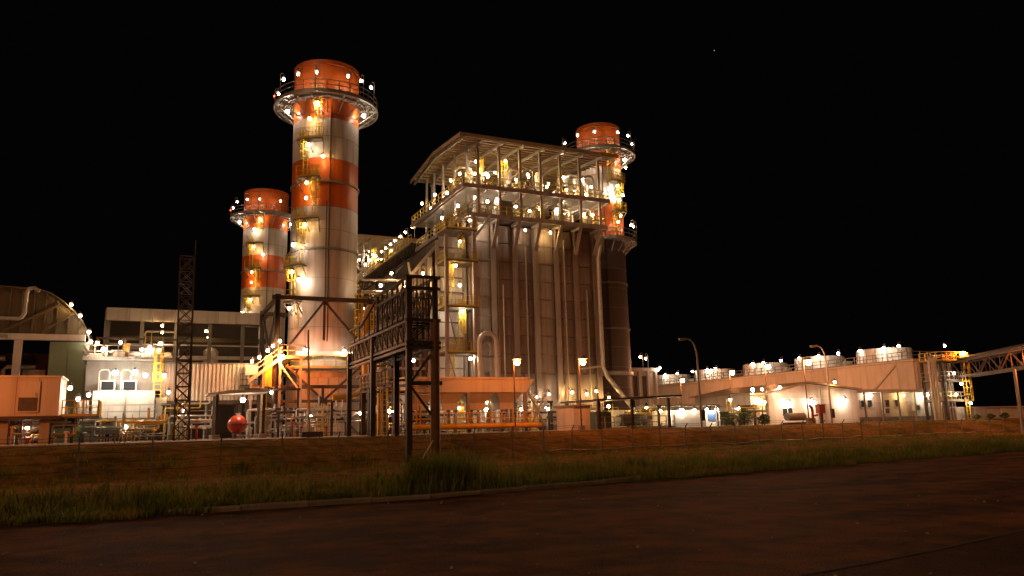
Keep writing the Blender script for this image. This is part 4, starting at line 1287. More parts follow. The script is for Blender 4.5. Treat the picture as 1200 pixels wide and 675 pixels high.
# ================================================================== LEFT SIDE
# -- hall with a rounded roof
th = thing('turbine_hall', 'dark ribbed hall with a rounded roof at the far left', 'hall', (-14, 90, YZ))
curve = [(-24, 14.6), (-20, 15.3), (-16, 15.55), (-13, 15.5), (-10.06, 15.4), (-9.0, 15.05), (-7.93, 14.3), (-7.1, 13.5), (-6.43, 12.7), (-5.9, 11.7), (-5.62, 10.75)]
part(th, 'end_wall', MB().prism_y([(-24, 11.3)] + curve[:-1] + [(-5.75, 11.3)], 82.0, 82.3), 'olive_roof')
x = -23.6
def curve_z(x): return interp(curve, x)
while x < -6.4:
    part(th, 'rib', MB().box(x - .06, x + .06, 81.85, 82.0, 11.4, curve_z(x) - .1), 'olive_roof')
    x += .95
for (xa, za), (xb, zb) in zip(curve, curve[1:]):
    m = MB()
    d = Vector((xb - xa, 0, zb - za)).normalized(); n_ = Vector((-d.z, 0, d.x)) * .12
    for yy0, yy1 in ((81.6, 98),):
        a, b = V(xa, 0, za), V(xb, 0, zb)
        m.add([(a.x, yy0, a.z), (b.x, yy0, b.z), (b.x, yy1, b.z), (a.x, yy1, a.z), (a.x + n_.x, yy0, a.z + n_.z), (b.x + n_.x, yy0, b.z + n_.z), (b.x + n_.x, yy1, b.z + n_.z), (a.x + n_.x, yy1, a.z + n_.z)],
              [(3, 2, 1, 0), (4, 5, 6, 7), (0, 1, 5, 4), (1, 2, 6, 5), (2, 3, 7, 6), (3, 0, 4, 7)])
    part(th, 'roof_panel', m, 'olive_roof')
for a, b in (((-12.5, 81.75, 11.5), (-8.2, 81.75, 14.1)), ((-9.5, 81.75, 11.5), (-7.0, 81.75, 13.3))):
    part(th, 'diagonal_brace', MB().beam(a, b, .18), 'olive_roof')
part(th, 'fascia_beam', MB().box(-24, -5.9, 81.2, 81.8, 10.7, 11.25), 'white_paint')
for X in (-20, -14.5, -11.2):
    part(th, 'column', MB().box(X - .3, X + .3, 81.3, 81.9, YZ, 10.7), 'cream_wall')
gp = box_mesh(1.42, .1, 4.6, .03)
for i in range(2):
    piece(th, 'green_panel', gp, 'green_paint', (-8.0 + i * 1.46, 81.5, 7.6))
part(th, 'lower_wall', MB().box(-8.75, -5.8, 81.56, 82, YZ, 10.6), 'green_paint')
part(th, 'back_wall', MB().box(-24, -5.6, 97.6, 98, YZ, 11), 'lagging')
part(th, 'side_wall', MB().box(-5.78, -5.6, 82.0, 97.6, YZ, 10.7), 'cladding_pale')
rr = random.Random(9)
for i in range(9):
    X = rr.uniform(-19, -9.5); z = rr.uniform(5, 9.8); L = rr.uniform(1.5, 4)
    part(th, 'pipe', MB().tube([(X, 84 + rr.random() * 2, YZ), (X, 84.5, z - .3), (X + .3, 84.5, z), (X + L, 84.5, z)], rr.choice([.12, .2, .3]), 8), rr.choice(['insulated_pipe', 'grey_steel', 'galvanised']), smooth=60)
part(th, 'machine', MB().box(-11, -9.2, 84, 87, 3.5, 8.2), 'cladding_pale')
for x_, z_ in ((-7.5, 13.9), (-6.7, 12.9), (-5.9, 11.4), (-5.7, 10.5)):
    flood(th, (x_ + .25, 81.2, z_ + .1), 'white', 'plain')

sp = thing('steam_pipe', 'pale pipe with a tall upright bend above the far-left box', 'pipe', (-11, 79, 12))
part(sp, 'pipe', MB().tube([(-22, 79, 12.2), (-11.0, 79, 12.3), (-10.75, 79, 12.4), (-10.6, 79, 12.8), (-10.55, 79, 14.6), (-10.4, 79, 15.0), (-10.0, 79, 15.1), (-9.6, 79, 14.8)], .17, 10), 'galvanised', smooth=60)
part(sp, 'pipe', MB().tube([(-22, 78.6, 10.6), (-11.9, 78.6, 10.7), (-11.6, 78.6, 10.7)], .17, 10), 'galvanised', smooth=60)
part(sp, 'pipe_hanger', MB().box(-14, -13.8, 78.5, 79.2, YZ, 12.1), 'grey_steel')

# -- orange-lit box on piers
ob = thing('equipment_box', 'large orange-lit equipment box on piers at the far left', 'box', (-8.5, 64, YZ))
part(ob, 'shell', MB().box(-12.5, -5.8, 62, 66.2, 3.35, 6.0), 'cream_wall')
part(ob, 'roof', MB().box(-12.6, -5.7, 61.9, 66.3, 6.0, 6.1), 'white_paint')
dr = part(ob, 'door', MB().box(-8.3, -7.0, 61.9, 61.99, 3.6, 5.7), 'cream_wall')
part(dr, 'louvre', MB().box(-8.2, -7.1, 61.86, 61.9, 3.7, 4.6), 'louvre')
part(dr, 'handle', MB().box(-7.25, -7.18, 61.84, 61.9, 4.7, 4.9), 'galvanised')
for i in range(5):
    part(ob, 'joint', MB().box(-12.3 + i * 1.3, -12.27 + i * 1.3, 61.985, 62.005, 3.4, 5.95), 'grey_steel')
for X in (-12, -9.0, -6.6):
    for y in (62.5, 65.5):
        part(ob, 'pier', MB().box(X - .3, X + .3, y - .3, y + .3, YZ, 3.1), 'concrete')
part(ob, 'floor_beam', MB().box(-12.7, -5.6, 61.8, 66.3, 3.1, 3.35), 'dark_steel')
flood(ob, (-5.3, 63.2, 5.3), 'white', 'plain'); flood(ob, (-4.9, 65, 4.6), 'white', 'plain')
part(ob, 'balcony_railing', railing(MB(), [(-5.6, 62, 3.3), (-3.4, 62, 3.3), (-3.4, 66, 3.3)], 1.1, .7, .07), 'yellow_paint')
part(ob, 'balcony', MB().box(-5.6, -3.3, 61.9, 66.2, 3.2, 3.3), 'grating')

# -- bright white turbine enclosure
we = thing('turbine_enclosure', 'glaring white turbine enclosure with two dark vents and rooftop deck', 'enclosure', (-2, 72, YZ))
part(we, 'lower_shell', MB().box(-4.3, 0.2, 70.2, 76, 3.3, 5.5), 'white_paint')
part(we, 'upper_wall', MB().box(-5.0, 1.2, 72.2, 76.2, 5.6, 8.05), 'grey_steel')
for xa, xb in ((-3.85, -2.75), (-2.25, -1.2)):
    v = part(we, 'vent', MB().box(xa, xb, 70.6, 72.2, 5.5, 6.35), 'white_paint')
    part(v, 'grille', MB().box(xa + .1, xb - .1, 70.54, 70.6, 5.6, 6.27), 'black_glass')
    part(v, 'rail_loop', MB().tube([(xa - .1, 70.5, 5.5), (xa - .1, 70.5, 7.0), (xa + .05, 70.5, 7.2), (xb - .6, 70.5, 7.2), (xb - .45, 70.5, 7.0), (xb - .45, 70.5, 6.4)], .035, 6), 'white_paint', smooth=60)
part(we, 'panel_joint', MB().box(-1.93, -1.89, 70.16, 70.2, 3.4, 5.5), 'grey_steel')
part(we, 'roof_deck', MB().box(-5.3, 1.5, 71.4, 77, 8.05, 8.2), 'galvanised')
part(we, 'deck_railing', railing(MB(), [(-5.3, 76.8, 8.2), (-5.3, 71.5, 8.2), (1.5, 71.5, 8.2), (1.5, 76.8, 8.2)], 1.1, .9, .06), 'galvanised')
for X, w, h in ((-4.4, 1.0, .5), (-2.8, .9, .8), (-1.4, 1.1, .6), (-.1, 1.3, 1.0), (1.0, .6, .7)):
    part(we, 'roof_unit', MB().box(X - w / 2, X + w / 2, 72.2, 73.6, 8.2, 8.2 + h), 'white_paint')
part(we, 'air_cooler', MB().tube([(-2.2, 73, 8.4), (-2.2, 73, 9.6)], .3, 10), 'pipe_yellow', smooth=60)
for i in range(9):
    X = -5 + i * .72
    part(we, 'roof_pipe', MB().tube([(X, 72, 8.2), (X, 72, 8.5 + .1 * (i % 4)), (X + .5, 72, 8.6 + .1 * (i % 4)), (X + .6, 72, 8.2)], .05, 6), 'white_paint', smooth=60)
part(we, 'platform', MB().box(-5.3, 1.4, 68.6, 70.2, 3.0, 3.15), 'grating')
part(we, 'railing', railing(MB(), [(-5.3, 68.7, 3.15), (1.4, 68.7, 3.15)], 1.15, 1.1, .06), 'galvanised')
part(we, 'vessel', MB().tube([(-5.2, 68.9, 2.55), (-5.0, 68.9, 2.55), (.2, 68.9, 2.55), (.4, 68.9, 2.55)], .4, 14), 'green_paint', smooth=50)
part(we, 'side_cabinet', MB().box(.3, 1.1, 69.6, 70.4, 3.2, 4.9), 'galvanised')
part(we, 'side_cabinet', MB().box(-5.2, -4.5, 69.6, 70.4, 3.2, 4.7), 'galvanised')
part(we, 'caged_ladder', ladder(MB(), (-.0 + .35, 71.3, 4.2), (.35, 71.3, 8.2), (0, -1, 0), True, .55), 'yellow_paint')
for X in (-4.8, -3, -1, 1):
    part(we, 'leg', MB().box(X - .12, X + .12, 69.0, 69.2, YZ, 3.0), 'dark_steel')
for a in ((-2.75, 69.1, 6.85), (-1.35, 69.1, 6.9)):
    flood(we, a, 'glare', 'plain')
for a in ((-.6, 69.6, 6.7), (.85, 70.8, 6.8), (-3.8, 71.2, 8.9), (-4.3, 71.3, 9.4), (-1.0, 71.6, 9.0), (-.4, 71.6, 9.2), (.4, 71.6, 9.5), (-4.5, 69.0, 5.1), (1.2, 69.2, 5.3)):
    flood(we, a, 'white', 'plain')

# -- open building behind with white fascia
bb = thing('open_building', 'long open-fronted building with a pale fascia behind the lattice mast', 'building', (2, 104, YZ))
fpm = box_mesh(2.4, .2, 1.5, .03)
for i in range(7):
    piece(bb, 'fascia_panel', fpm, 'cream_wall', (-4.1 + i * 2.43, 100, 16.0))
part(bb, 'roof', MB().box(-5.4, 13, 100.1, 112, 16.55, 16.7), 'roof_sheet')
for X in (-5.1, -1.5, 2.2, 6.0, 9.8):
    part(bb, 'column', MB().box(X - .2, X + .2, 100.2, 100.6, YZ, 15.3), 'grey_steel')
part(bb, 'crane_girder', MB().box(-5.2, 13, 103.5, 104.1, 13.3, 13.8).box(-5.2, 13, 103.4, 104.2, 13.8, 13.9), 'olive_roof')
part(bb, 'mezzanine_beam', MB().box(-5.2, 13, 100.3, 100.6, 10.9, 11.3).box(-5.2, 13, 100.3, 100.6, 12.5, 12.65), 'cream_wall')
part(bb, 'back_wall', MB().box(-5.4, 13, 111.7, 112, YZ, 16.5), 'lagging')
part(bb, 'end_wall', MB().box(-5.45, -5.3, 100.1, 111.7, YZ, 16.5), 'cladding')
part(bb, 'tank', MB().lathe(6.4, 103.5, [(0, 6), (.9, 6), (.9, 12.2), (.5, 12.6), (0, 12.7)], 16), 'cream_wall', smooth=40)
rr = random.Random(4)
for i in range(10):
    X = rr.uniform(-4, 9); z = rr.uniform(9, 15)
    part(bb, 'pipe', MB().tube([(X, 104, 5), (X, 104, z - .3), (X + .3, 104, z), (X + rr.uniform(1, 4), 104, z)], rr.choice([.1, .15, .2]), 7), rr.choice(['galvanised', 'insulated_pipe', 'grey_steel']), smooth=60)
for a in ((.65, 99.4, 14.7), (.7, 99.4, 13.9), (.6, 99.4, 12.6), (5.6, 101, 14.4), (6.0, 104, 13.9)):
    flood(bb, a, 'white', 'plain')

# -- lattice mast
lm = thing('lattice_mast', 'slender dark lattice mast rising beside the ribbed screen', 'mast', (1.95, 58, YZ))
ml = MB(); hw = .46
for sx in (-1, 1):
    for sy in (-1, 1):
        part(lm, 'leg', MB().beam((1.95 + sx * hw, 58 + sy * hw, YZ), (1.75 + sx * hw, 58 + sy * hw, 14.2), .09), 'dark_steel')
n_ = 14
for i in range(n_):
    z0, z1 = YZ + (14.2 - YZ) * i / n_, YZ + (14.2 - YZ) * (i + 1) / n_
    o0, o1 = 1.95 - .2 * i / n_, 1.95 - .2 * (i + 1) / n_
    for (ax, ay), (bx_, by_) in (((-1, -1), (1, -1)), ((1, -1), (1, 1)), ((1, 1), (-1, 1)), ((-1, 1), (-1, -1))):
        a0, b0 = V(o0 + ax * hw, 58 + ay * hw, z0), V(o0 + bx_ * hw, 58 + by_ * hw, z0)
        a1, b1 = V(o1 + ax * hw, 58 + ay * hw, z1), V(o1 + bx_ * hw, 58 + by_ * hw, z1)
        xbrace(ml, a0, b0, b1, a1, .055); ml.beam(a1, b1, .06)
part(lm, 'bracing', ml, 'dark_steel')
part(lm, 'lightning_rod', MB().tube([(2.25, 57.7, 4), (2.25, 57.7, 15.4)], .05, 6), 'dark_steel')

# -- ribbed screen
cs = thing('ribbed_screen', 'ribbed pink-lit metal screen on a dark beam left of the far stack', 'screen', (5.2, 72, YZ))
for i in range(8):
    a = .7 + i * .97
    part(cs, 'panel', MB().corr_x(a, a + .96, 72, 4.75, 7.85, .32, .09), 'cream_wall' if i > 1 else 'cladding')
part(cs, 'top_rail', MB().box(.6, 8.5, 71.95, 72.2, 7.86, 8.0), 'grey_steel')
part(cs, 'beam', MB().box(.4, 8.8, 71.7, 72.3, 4.4, 4.7), 'dark_steel')
for X in (.7, 2.7, 4.7, 6.7, 8.5):
    part(cs, 'post', MB().box(X - .12, X + .12, 72.05, 72.3, YZ, 4.4), 'dark_steel')
part(cs, 'junction_box', MB().box(7.3, 8.3, 71.2, 71.85, 6.9, 7.7), 'cream_wall')

# -- canopy with red tank
cp = thing('canopy', 'small flat canopy with a lamp under it over the red tank', 'canopy', (6, 64.5, YZ))
part(cp, 'roof', MB().prism_y([(3.8, 4.78), (8.3, 5.0), (8.3, 5.14), (5.6, 5.16), (3.8, 4.9)], 62.8, 66.6), 'cream_wall')
for X in (4.5, 7.9):
    for y in (63.1, 66.2):
        part(cp, 'post', MB().box(X - .1, X + .1, y - .1, y + .1, YZ, 4.82), 'dark_steel')
        part(cp, 'footing', MB().box(X - .28, X + .28, y - .28, y + .28, YZ, 1.8), 'concrete')
flood(cp, (6.4, 63.6, 4.4), 'bright', 'plain')
rt = thing('red_tank', 'round glossy red tank standing under the small canopy', 'tank', (6.15, 64.4, YZ))
sp_ = MB().lathe(6.15, 64.4, [(.74 * math.sin(math.pi * i / 14) + .001, 2.55 - .74 * math.cos(math.pi * i / 14)) for i in range(15)], 24)
part(rt, 'sphere', sp_, 'red_paint', smooth=80)
part(rt, 'seam_band', MB().lathe(6.15, 64.4, [(.735, 2.47), (.765, 2.48), (.765, 2.62), (.735, 2.63)], 24), 'rust')
part(rt, 'drain_pipe', MB().tube([(6.15, 64.4, 1.85), (6.15, 64.0, 1.7), (6.15, 63.2, 1.7), (7.2, 63.2, 1.7)], .06, 6), 'galvanised', smooth=60)
part(rt, 'flange', MB().lathe(6.15, 64.4, [(0, 3.25), (.2, 3.25), (.2, 3.42), (0, 3.42)], 14), 'grey_steel')
for a in (.6, 2.2, 3.8, 5.4):
    part(rt, 'leg', MB().tube([(6.15 + .45 * math.cos(a), 64.4 + .45 * math.sin(a), YZ), (6.15 + .45 * math.cos(a), 64.4 + .45 * math.sin(a), 2.1)], .06, 6), 'grey_steel')

# -- sloping lit stair gallery left of the stack
sg = thing('stair_gallery', 'lamp-lined stair gallery climbing to the nearest stack', 'stairs', (9, 71, YZ))
part(sg, 'flight', stairs(MB(), (7.5, 70.8, 6.3), (10.2, 70.8, 8.4), 1.0), 'white_paint')
part(sg, 'panel', MB().box(8.9, 9.5, 70.9, 71.2, 5.9, 8.6), 'yellow_paint')  # yellow lamplight put into the panel colour
part(sg, 'landing', MB().box(9.9, 12.2, 70.2, 71.4, 8.3, 8.4), 'grating')
part(sg, 'landing_railing', railing(MB(), [(9.9, 70.2, 8.4), (12.2, 70.2, 8.4)], 1.1, .8, .07), 'galvanised')
for X in (7.7, 8.7, 10.1, 11.9):
    part(sg, 'post', MB().box(X - .1, X + .1, 70.3, 70.5, YZ, 6.3 + max(0, (X - 7.6)) * .75 if X < 10 else 8.3), 'galvanised')
part(sg, 'brace', MB().beam((10.0, 70.35, 7.9), (11.8, 70.35, 5.5), .14), 'white_paint')
for a in ((7.7, 70.2, 8.0), (8.3, 70.2, 8.35), (9.0, 70.2, 8.95), (9.4, 70.2, 9.35), (10.0, 70.2, 9.8)):
    flood(sg, a, 'white', 'plain')
flood(sg, (10.1, 69.4, 8.35), 'sodium', 'plain')

# ================================================================== RIGHT SIDE
# -- white cabin
cb = thing('white_cabin', 'small plain white cabin with an orange-lit front on the bank edge', 'cabin', (31.3, 56, YZ))
part(cb, 'shell', MB().box(30.65, 32.1, 54.6, 57.6, YZ, 3.35), 'white_paint')
part(cb, 'roof', MB().box(30.5, 32.25, 54.45, 57.75, 3.35, 3.45), 'galvanised')
d = part(cb, 'door', MB().box(31.2, 31.9, 54.54, 54.6, YZ + .05, 3.15), 'cream_wall')
part(d, 'handle', MB().box(31.28, 31.33, 54.5, 54.54, 2.2, 2.35), 'grey_steel')

# -- dark roofed shelter
sh = thing('open_shelter', 'dark flat-roofed open shelter on posts right of the white cabin', 'shelter', (37, 57, YZ))
part(sh, 'roof', MB().prism_y([(32.6, 3.75), (41.0, 4.05), (41.0, 4.2), (32.6, 3.9)], 54.2, 60.5), 'dark_steel')
for X in (33.0, 36.2, 39.9):
    for y in (54.7, 60):
        part(sh, 'post', MB().box(X - .1, X + .1, y - .1, y + .1, YZ, 3.72 + (X - 32.6) * .0357), 'dark_steel')
part(sh, 'railing', railing(MB(), [(32.8, 54.9, YZ), (40.6, 54.9, YZ)], 1.0, .9, .06), 'galvanised')
part(sh, 'machine', MB().box(34.2, 35.6, 57, 58.5, YZ, 2.9), 'green_paint')
part(sh, 'machine', MB().tube([(36.6, 57.5, 2.2), (39.2, 57.5, 2.2)], .5, 12), 'grey_steel', smooth=50)
part(sh, 'cabinet', MB().box(37.0, 38.2, 59, 59.6, YZ, 3.1), 'cream_wall')
flood(sh, (36.0, 58, 3.4), 'white', 'plain'); flood(sh, (40.6, 59, 3.3), 'white', 'plain')

# -- tall white block beside the right stack
tw = thing('white_block', 'small tall white building right of the dark stack foot', 'building', (58, 87, YZ))
part(tw, 'wall', MB().box(55.2, 59.8, 84, 90, YZ, 8.6), 'cream_wall')
part(tw, 'parapet', MB().box(55.0, 60.0, 83.85, 90.15, 8.6, 9.05), 'white_paint')
for X in (55.5, 56.9, 58.3, 59.5):
    part(tw, 'pilaster', MB().box(X - .15, X + .15, 83.8, 84, YZ, 8.6), 'white_paint')
for xa in (56.0, 57.4):
    part(tw, 'window', MB().box(xa, xa + .6, 83.93, 84.0, 5.4, 8.0), 'louvre')
for a in ((57.5, 84.3, 10.5), (58.3, 84.3, 10.3), (59.9, 83.5, 9.0)):
    flood(tw, a, 'white', 'post' if a[2] > 9.5 else 'plain')

# -- cooling tower with five fan stacks
ct = thing('cooling_tower', 'long pale cooling tower with five round fan stacks on top', 'cooling tower', (95.8, 104, YZ))
part(ct, 'core', MB().box(92.15, 99.4, 71.2, 136.4, YZ, 9.3), 'cream_wall')
pm = MB().box(-.09, .09, -1.26, 1.26, -2.32, 2.32).mesh('panel')
for i in range(25):
    for j, z in enumerate((6.95,)):
        piece(ct, 'panel', pm, 'cream_wall', (92.06 + rnd.uniform(-.015, .015), 72.5 + i * 2.56, z))
lm_ = MB()
for i in range(25):
    lm_ = MB()
    for q in range(5):
        z = 2.0 + q * .5
        lm_.add([(91.75, 71.35 + i * 2.56, z), (91.75, 73.75 + i * 2.56, z), (92.1, 73.75 + i * 2.56, z + .42), (92.1, 71.35 + i * 2.56, z + .42)], [(0, 1, 2, 3)])
    part(ct, 'louvre_bank', lm_, 'grey_steel')
part(ct, 'deck_edge', MB().box(91.8, 99.6, 71.0, 136.6, 9.3, 9.5), 'white_paint')
part(ct, 'end_panel', MB().box(92.3, 99.2, 71.05, 71.2, 2.0, 9.2), 'white_paint')
part(ct, 'diagonal_brace', MB().beam((91.9, 78.5, 5.2), (91.9, 74.0, 8.9), .3), 'white_paint')
part(ct, 'deck_railing', railing(MB(), [(99.4, 71.2, 9.5), (92, 71.2, 9.5), (92, 136.4, 9.5)], 1.1, 1.6, .08), 'grey_steel')
for i, y in enumerate((78.7, 90.8, 102.9, 116.1, 129.6)):
    f = part(ct, 'fan_stack', MB().lathe(95.8, y, [(3.75, 9.5), (3.6, 10.1), (3.5, 10.8), (3.6, 11.6), (3.42, 11.6), (3.36, 10.8), (3.45, 9.7)], 40), 'white_paint', smooth=50)
    for q in range(16):
        a = q * math.pi / 8
        part(f, 'rib', MB().beam((95.8 + 3.74 * math.cos(a), y + 3.74 * math.sin(a), 9.55), (95.8 + 3.62 * math.cos(a), y + 3.62 * math.sin(a), 11.55), .1), 'galvanised')
    part(f, 'hub', MB().lathe(95.8, y, [(0, 10.2), (.8, 10.2), (.8, 10.8), (0, 11.0)], 14), 'grey_steel')
    fb = MB()
    for q in range(6):
        a = q * math.pi / 3
        fb.beam((95.8 + .7 * math.cos(a), y + .7 * math.sin(a), 10.5), (95.8 + 3.2 * math.cos(a), y + 3.2 * math.sin(a), 10.6), .6, .08)
    part(f, 'fan_blade', fb, 'grey_steel')
    part(ct, 'motor', MB().tube([(92.6, y + 4.4, 10.0), (93.9, y + 4.4, 10.0)], .35, 10), 'grey_steel', smooth=50)
for y in (127.0, 123.1, 118.4, 114.1, 111.7, 102.1, 99.5, 95.5, 91.5, 87.6, 83.8, 79.9, 75.8, 73.4):
    flood(ct, (92.3, y, 11.5), 'bright', 'post')

# -- gabled store
gs = thing('gabled_store', 'pale gabled store with three glaring wall lamps', 'building', (64, 68, YZ))
wall = [(57.8, YZ), (70.5, YZ), (70.5, 4.95), (63.3, 5.65), (57.8, 4.75)]
part(gs, 'wall', MB().prism_y(wall, 62, 74), 'cream_wall')
rf = MB()
for a, b in (((57.3, 4.72), (63.3, 5.72)), ((63.3, 5.72), (71.0, 4.95))):
    rf.prism_y([(a[0], a[1] + .0), (b[0], b[1]), (b[0], b[1] + .14), (a[0], a[1] + .14)], 61.6, 74.4)
part(gs, 'roof', rf, 'roof_sheet')
part(gs, 'string_course', MB().box(57.75, 70.55, 61.94, 62, 4.05, 4.15), 'white_paint')
w = part(gs, 'window', MB().box(59.5, 60.9, 61.95, 62, 2.3, 3.1), 'black_glass')
part(w, 'frame', MB().box(59.4, 61.0, 61.92, 61.95, 2.22, 2.3).box(59.4, 61.0, 61.92, 61.95, 3.1, 3.18).box(59.4, 59.5, 61.92, 61.95, 2.3, 3.1).box(60.9, 61.0, 61.92, 61.95, 2.3, 3.1).box(60.17, 60.23, 61.92, 61.95, 2.3, 3.1), 'white_paint')
d = part(gs, 'door', MB().box(64.4, 66.3, 61.94, 62, YZ, 3.5), 'cladding_pale')
part(d, 'handle', MB().box(65.3, 65.36, 61.9, 61.94, 2.3, 2.6), 'grey_steel')
part(gs, 'drainpipe', MB().tube([(65.0, 61.9, YZ), (65.0, 61.9, 5.3)], .05, 6), 'grey_steel')
for a in ((60.1, 61.35, 3.5), (63.4, 61.35, 3.6), (68.0, 61.35, 3.8)):
    flood(gs, a, 'bright', 'wall')
for a in ((58.8, 61.3, 5.2), (66.6, 61.3, 5.75)):
    flood(gs, a, 'white', 'plain')

# -- long low building
lo = thing('low_building', 'long low flat-roofed white building in front of the cooling tower end', 'building', (79, 68, YZ))
part(lo, 'wall', MB().box(72.4, 86.6, 64, 72, YZ, 4.7), 'cream_wall')
part(lo, 'roof', MB().box(71.6, 87.3, 62.6, 72.4, 4.72, 5.05), 'white_paint')
part(lo, 'plinth', MB().box(72.3, 86.7, 63.9, 64.0, YZ, 2.0), 'kerb_concrete')
for X in (72.5, 75.2, 77.9, 80.6, 83.3, 86.3):
    part(lo, 'veranda_post', MB().box(X - .08, X + .08, 62.7, 62.86, YZ, 4.72), 'grey_steel')
pw = box_mesh(.7, .06, .8)
for X in (73.5, 74.6, 77.4, 79.0, 84.0):
    wn_ = piece(lo, 'window', pw, 'black_glass', (X, 63.97, 3.5))
    fr_ = MB()
    for dx, dz, sx, sz in ((0, .43, .82, .06), (0, -.43, .82, .06), (-.38, 0, .06, .8), (.38, 0, .06, .8)):
        fr_.box(dx - sx / 2, dx + sx / 2, -.06, -.03, dz - sz / 2, dz + sz / 2)
    raw('frame', fr_.mesh('frame'), 'white_paint', wn_)
for X in (76.0, 81.2):
    dd = part(lo, 'door', MB().box(X - .5, X + .5, 63.93, 64.0, YZ, 3.7), 'cladding_pale')
    part(dd, 'handle', MB().box(X + .3, X + .36, 63.89, 63.93, 2.5, 2.7), 'grey_steel')
for X, z in ((76.8, 2.3), (81.9, 2.6)):
    ac = part(lo, 'air_conditioner', MB().box(X - .45, X + .45, 63.5, 63.98, z, z + .7), 'white_paint')
    part(ac, 'grille', MB().lathe(0, 0, [(0, 0), (.28, 0)], 14).mesh and MB().box(X - .3, X + .3, 63.47, 63.5, z + .08, z + .62), 'louvre')
flood(lo, (74.2, 63.3, 4.4), 'white', 'plain'); flood(lo, (79.5, 63.3, 4.4), 'white', 'plain'); flood(lo, (83.5, 63.3, 4.4), 'white', 'plain')

# -- pump cabin and low wall, booth, skids
pc = thing('pump_cabin', 'narrow white cabin with a glaring side lamp left of the gabled store', 'cabin', (55.9, 62, YZ))
part(pc, 'shell', MB().box(55.0, 56.9, 61.5, 64.5, YZ, 4.5), 'white_paint')
part(pc, 'roof', MB().box(54.8, 57.1, 61.3, 64.7, 4.5, 4.62), 'galvanised')
part(pc, 'door', MB().box(55.3, 56.0, 61.44, 61.5, YZ, 3.5), 'cladding_pale')
flood(pc, (56.2, 60.9, 3.7), 'white', 'wall'); flood(pc, (54.9, 61, 4.95), 'white', 'plain'); flood(pc, (56.1, 61, 5.0), 'white', 'plain')
lw = thing('low_store', 'low plain white store with an eaves lamp row beside the curved lamp', 'building', (43, 58, YZ))
part(lw, 'wall', MB().box(41.9, 45.4, 57, 60, YZ, 2.95), 'white_paint')
part(lw, 'roof', MB().box(40.0, 47.0, 56.6, 60.5, 3.3, 3.42), 'galvanised')
for X in (40.3, 46.7):
    part(lw, 'post', MB().box(X - .08, X + .08, 56.7, 56.86, YZ, 3.3), 'grey_steel')
for X in (40.6, 41.5, 42.9, 44.3, 45.7, 46.8):
    flood(lw, (X, 56.9, 2.92), 'white', 'plain')
bo = thing('guard_booth', 'white booth with a dark blue window right of the low store', 'booth', (47.0, 57.5, YZ))
part(bo, 'shell', MB().box(46.0, 47.6, 57.5, 59.2, YZ, 2.85), 'white_paint')
part(bo, 'window', MB().box(46.2, 47.4, 57.45, 57.5, 1.95, 2.65), 'blue_paint')
pipe_rack(48.5, 54.0, 60, 3.4, 'pipe rack with green-lit pipes left of the narrow white cabin', 12, ('green_paint', 'yellow_paint', 'grey_steel', 'insulated_pipe'))
flood(thing('lamp_pole', 'short white lamp pole among green-lit pipes right of the booth', 'lamp', (50.2, 59.2, YZ), 'short white lamp poles'), (50.2, 59, 3.9), 'white', 'post')
sk = thing('equipment_skid', 'low grey equipment skid in front of the gabled store', 'skid', (56.8, 57.5, YZ))
part(sk, 'tank', MB().tube([(55.6, 57.4, 2.15), (55.8, 57.4, 2.15), (57.6, 57.4, 2.15), (57.8, 57.4, 2.15)], .38, 14), 'grey_steel', smooth=50)
part(sk, 'frame', MB().box(55.4, 58.2, 57.0, 57.8, YZ, 1.62), 'dark_steel')
part(sk, 'pump', MB().box(58.3, 59.0, 57.1, 57.7, YZ, 2.0), 'olive_roof')

# -- red fire monitor and hose box
fm = thing('fire_monitor', 'red fire hydrant with a side elbow on the bank edge', 'hydrant', (59.4, 57.8, YZ))
part(fm, 'riser', MB().tube([(59.4, 57.8, YZ - .1), (59.4, 57.8, 2.7), (59.3, 57.8, 3.0), (59.0, 57.7, 3.2)], .14, 10), 'rust', smooth=60)
part(fm, 'outlet', MB().tube([(59.4, 57.8, 2.2), (59.9, 57.6, 2.3)], .1, 8), 'rust', smooth=60)
part(fm, 'wheel', MB().lathe(59.4, 57.8, [(0, 3.05), (.25, 3.05), (.25, 3.12), (0, 3.12)], 12), 'dark_steel')
hb_ = thing('hose_box', 'dark red hose box on a post beside the hydrant', 'box', (60.6, 58.0, YZ))
part(hb_, 'box', MB().box(60.25, 61.05, 57.7, 58.2, 2.45, 3.25), 'rust')
part(hb_, 'lid', MB().box(60.2, 61.1, 57.65, 58.25, 3.25, 3.32), 'rust')
part(hb_, 'post', MB().box(60.5, 60.8, 57.85, 58.05, YZ, 2.45), 'dark_steel')

# -- pipe riser tower and truss bridge
rs = thing('riser_tower', 'tower of upright pipes with yellow top platform at the right', 'pipe tower', (83.5, 61, YZ))
for X in (80.9, 81.4, 81.9):
    part(rs, 'riser', MB().tube([(X, 60.6, YZ), (X, 60.6, 8.2), (X + .2, 60.6, 8.6), (X + .6, 60.6, 8.75), (X + 1.6, 60.6, 8.75)], .16, 9), 'insulated_pipe', smooth=60)
for X in (82.4, 82.9, 83.5, 84.1, 84.6):
    part(rs, 'riser', MB().tube([(X, 60.8, YZ), (X, 60.8, 7.9)], .13, 8), 'grey_steel', smooth=60)
for X in (82.2, 86.0):
    for y in (60, 62.6):
        part(rs, 'post', MB().box(X - .13, X + .13, y - .13, y + .13, YZ, 8.2), 'dark_steel')
for z in (3.6, 5.9, 8.2):
    part(rs, 'landing', MB().box(82.1, 86.2, 59.8, 62.8, z - .1, z), 'grating')
    part(rs, 'railing', railing(MB(), [(82.1, 62.7, z), (82.1, 59.8, z), (86.2, 59.8, z), (86.2, 62.7, z)], 1.0, .8, .07), 'yellow_paint' if z > 8 else 'galvanised')
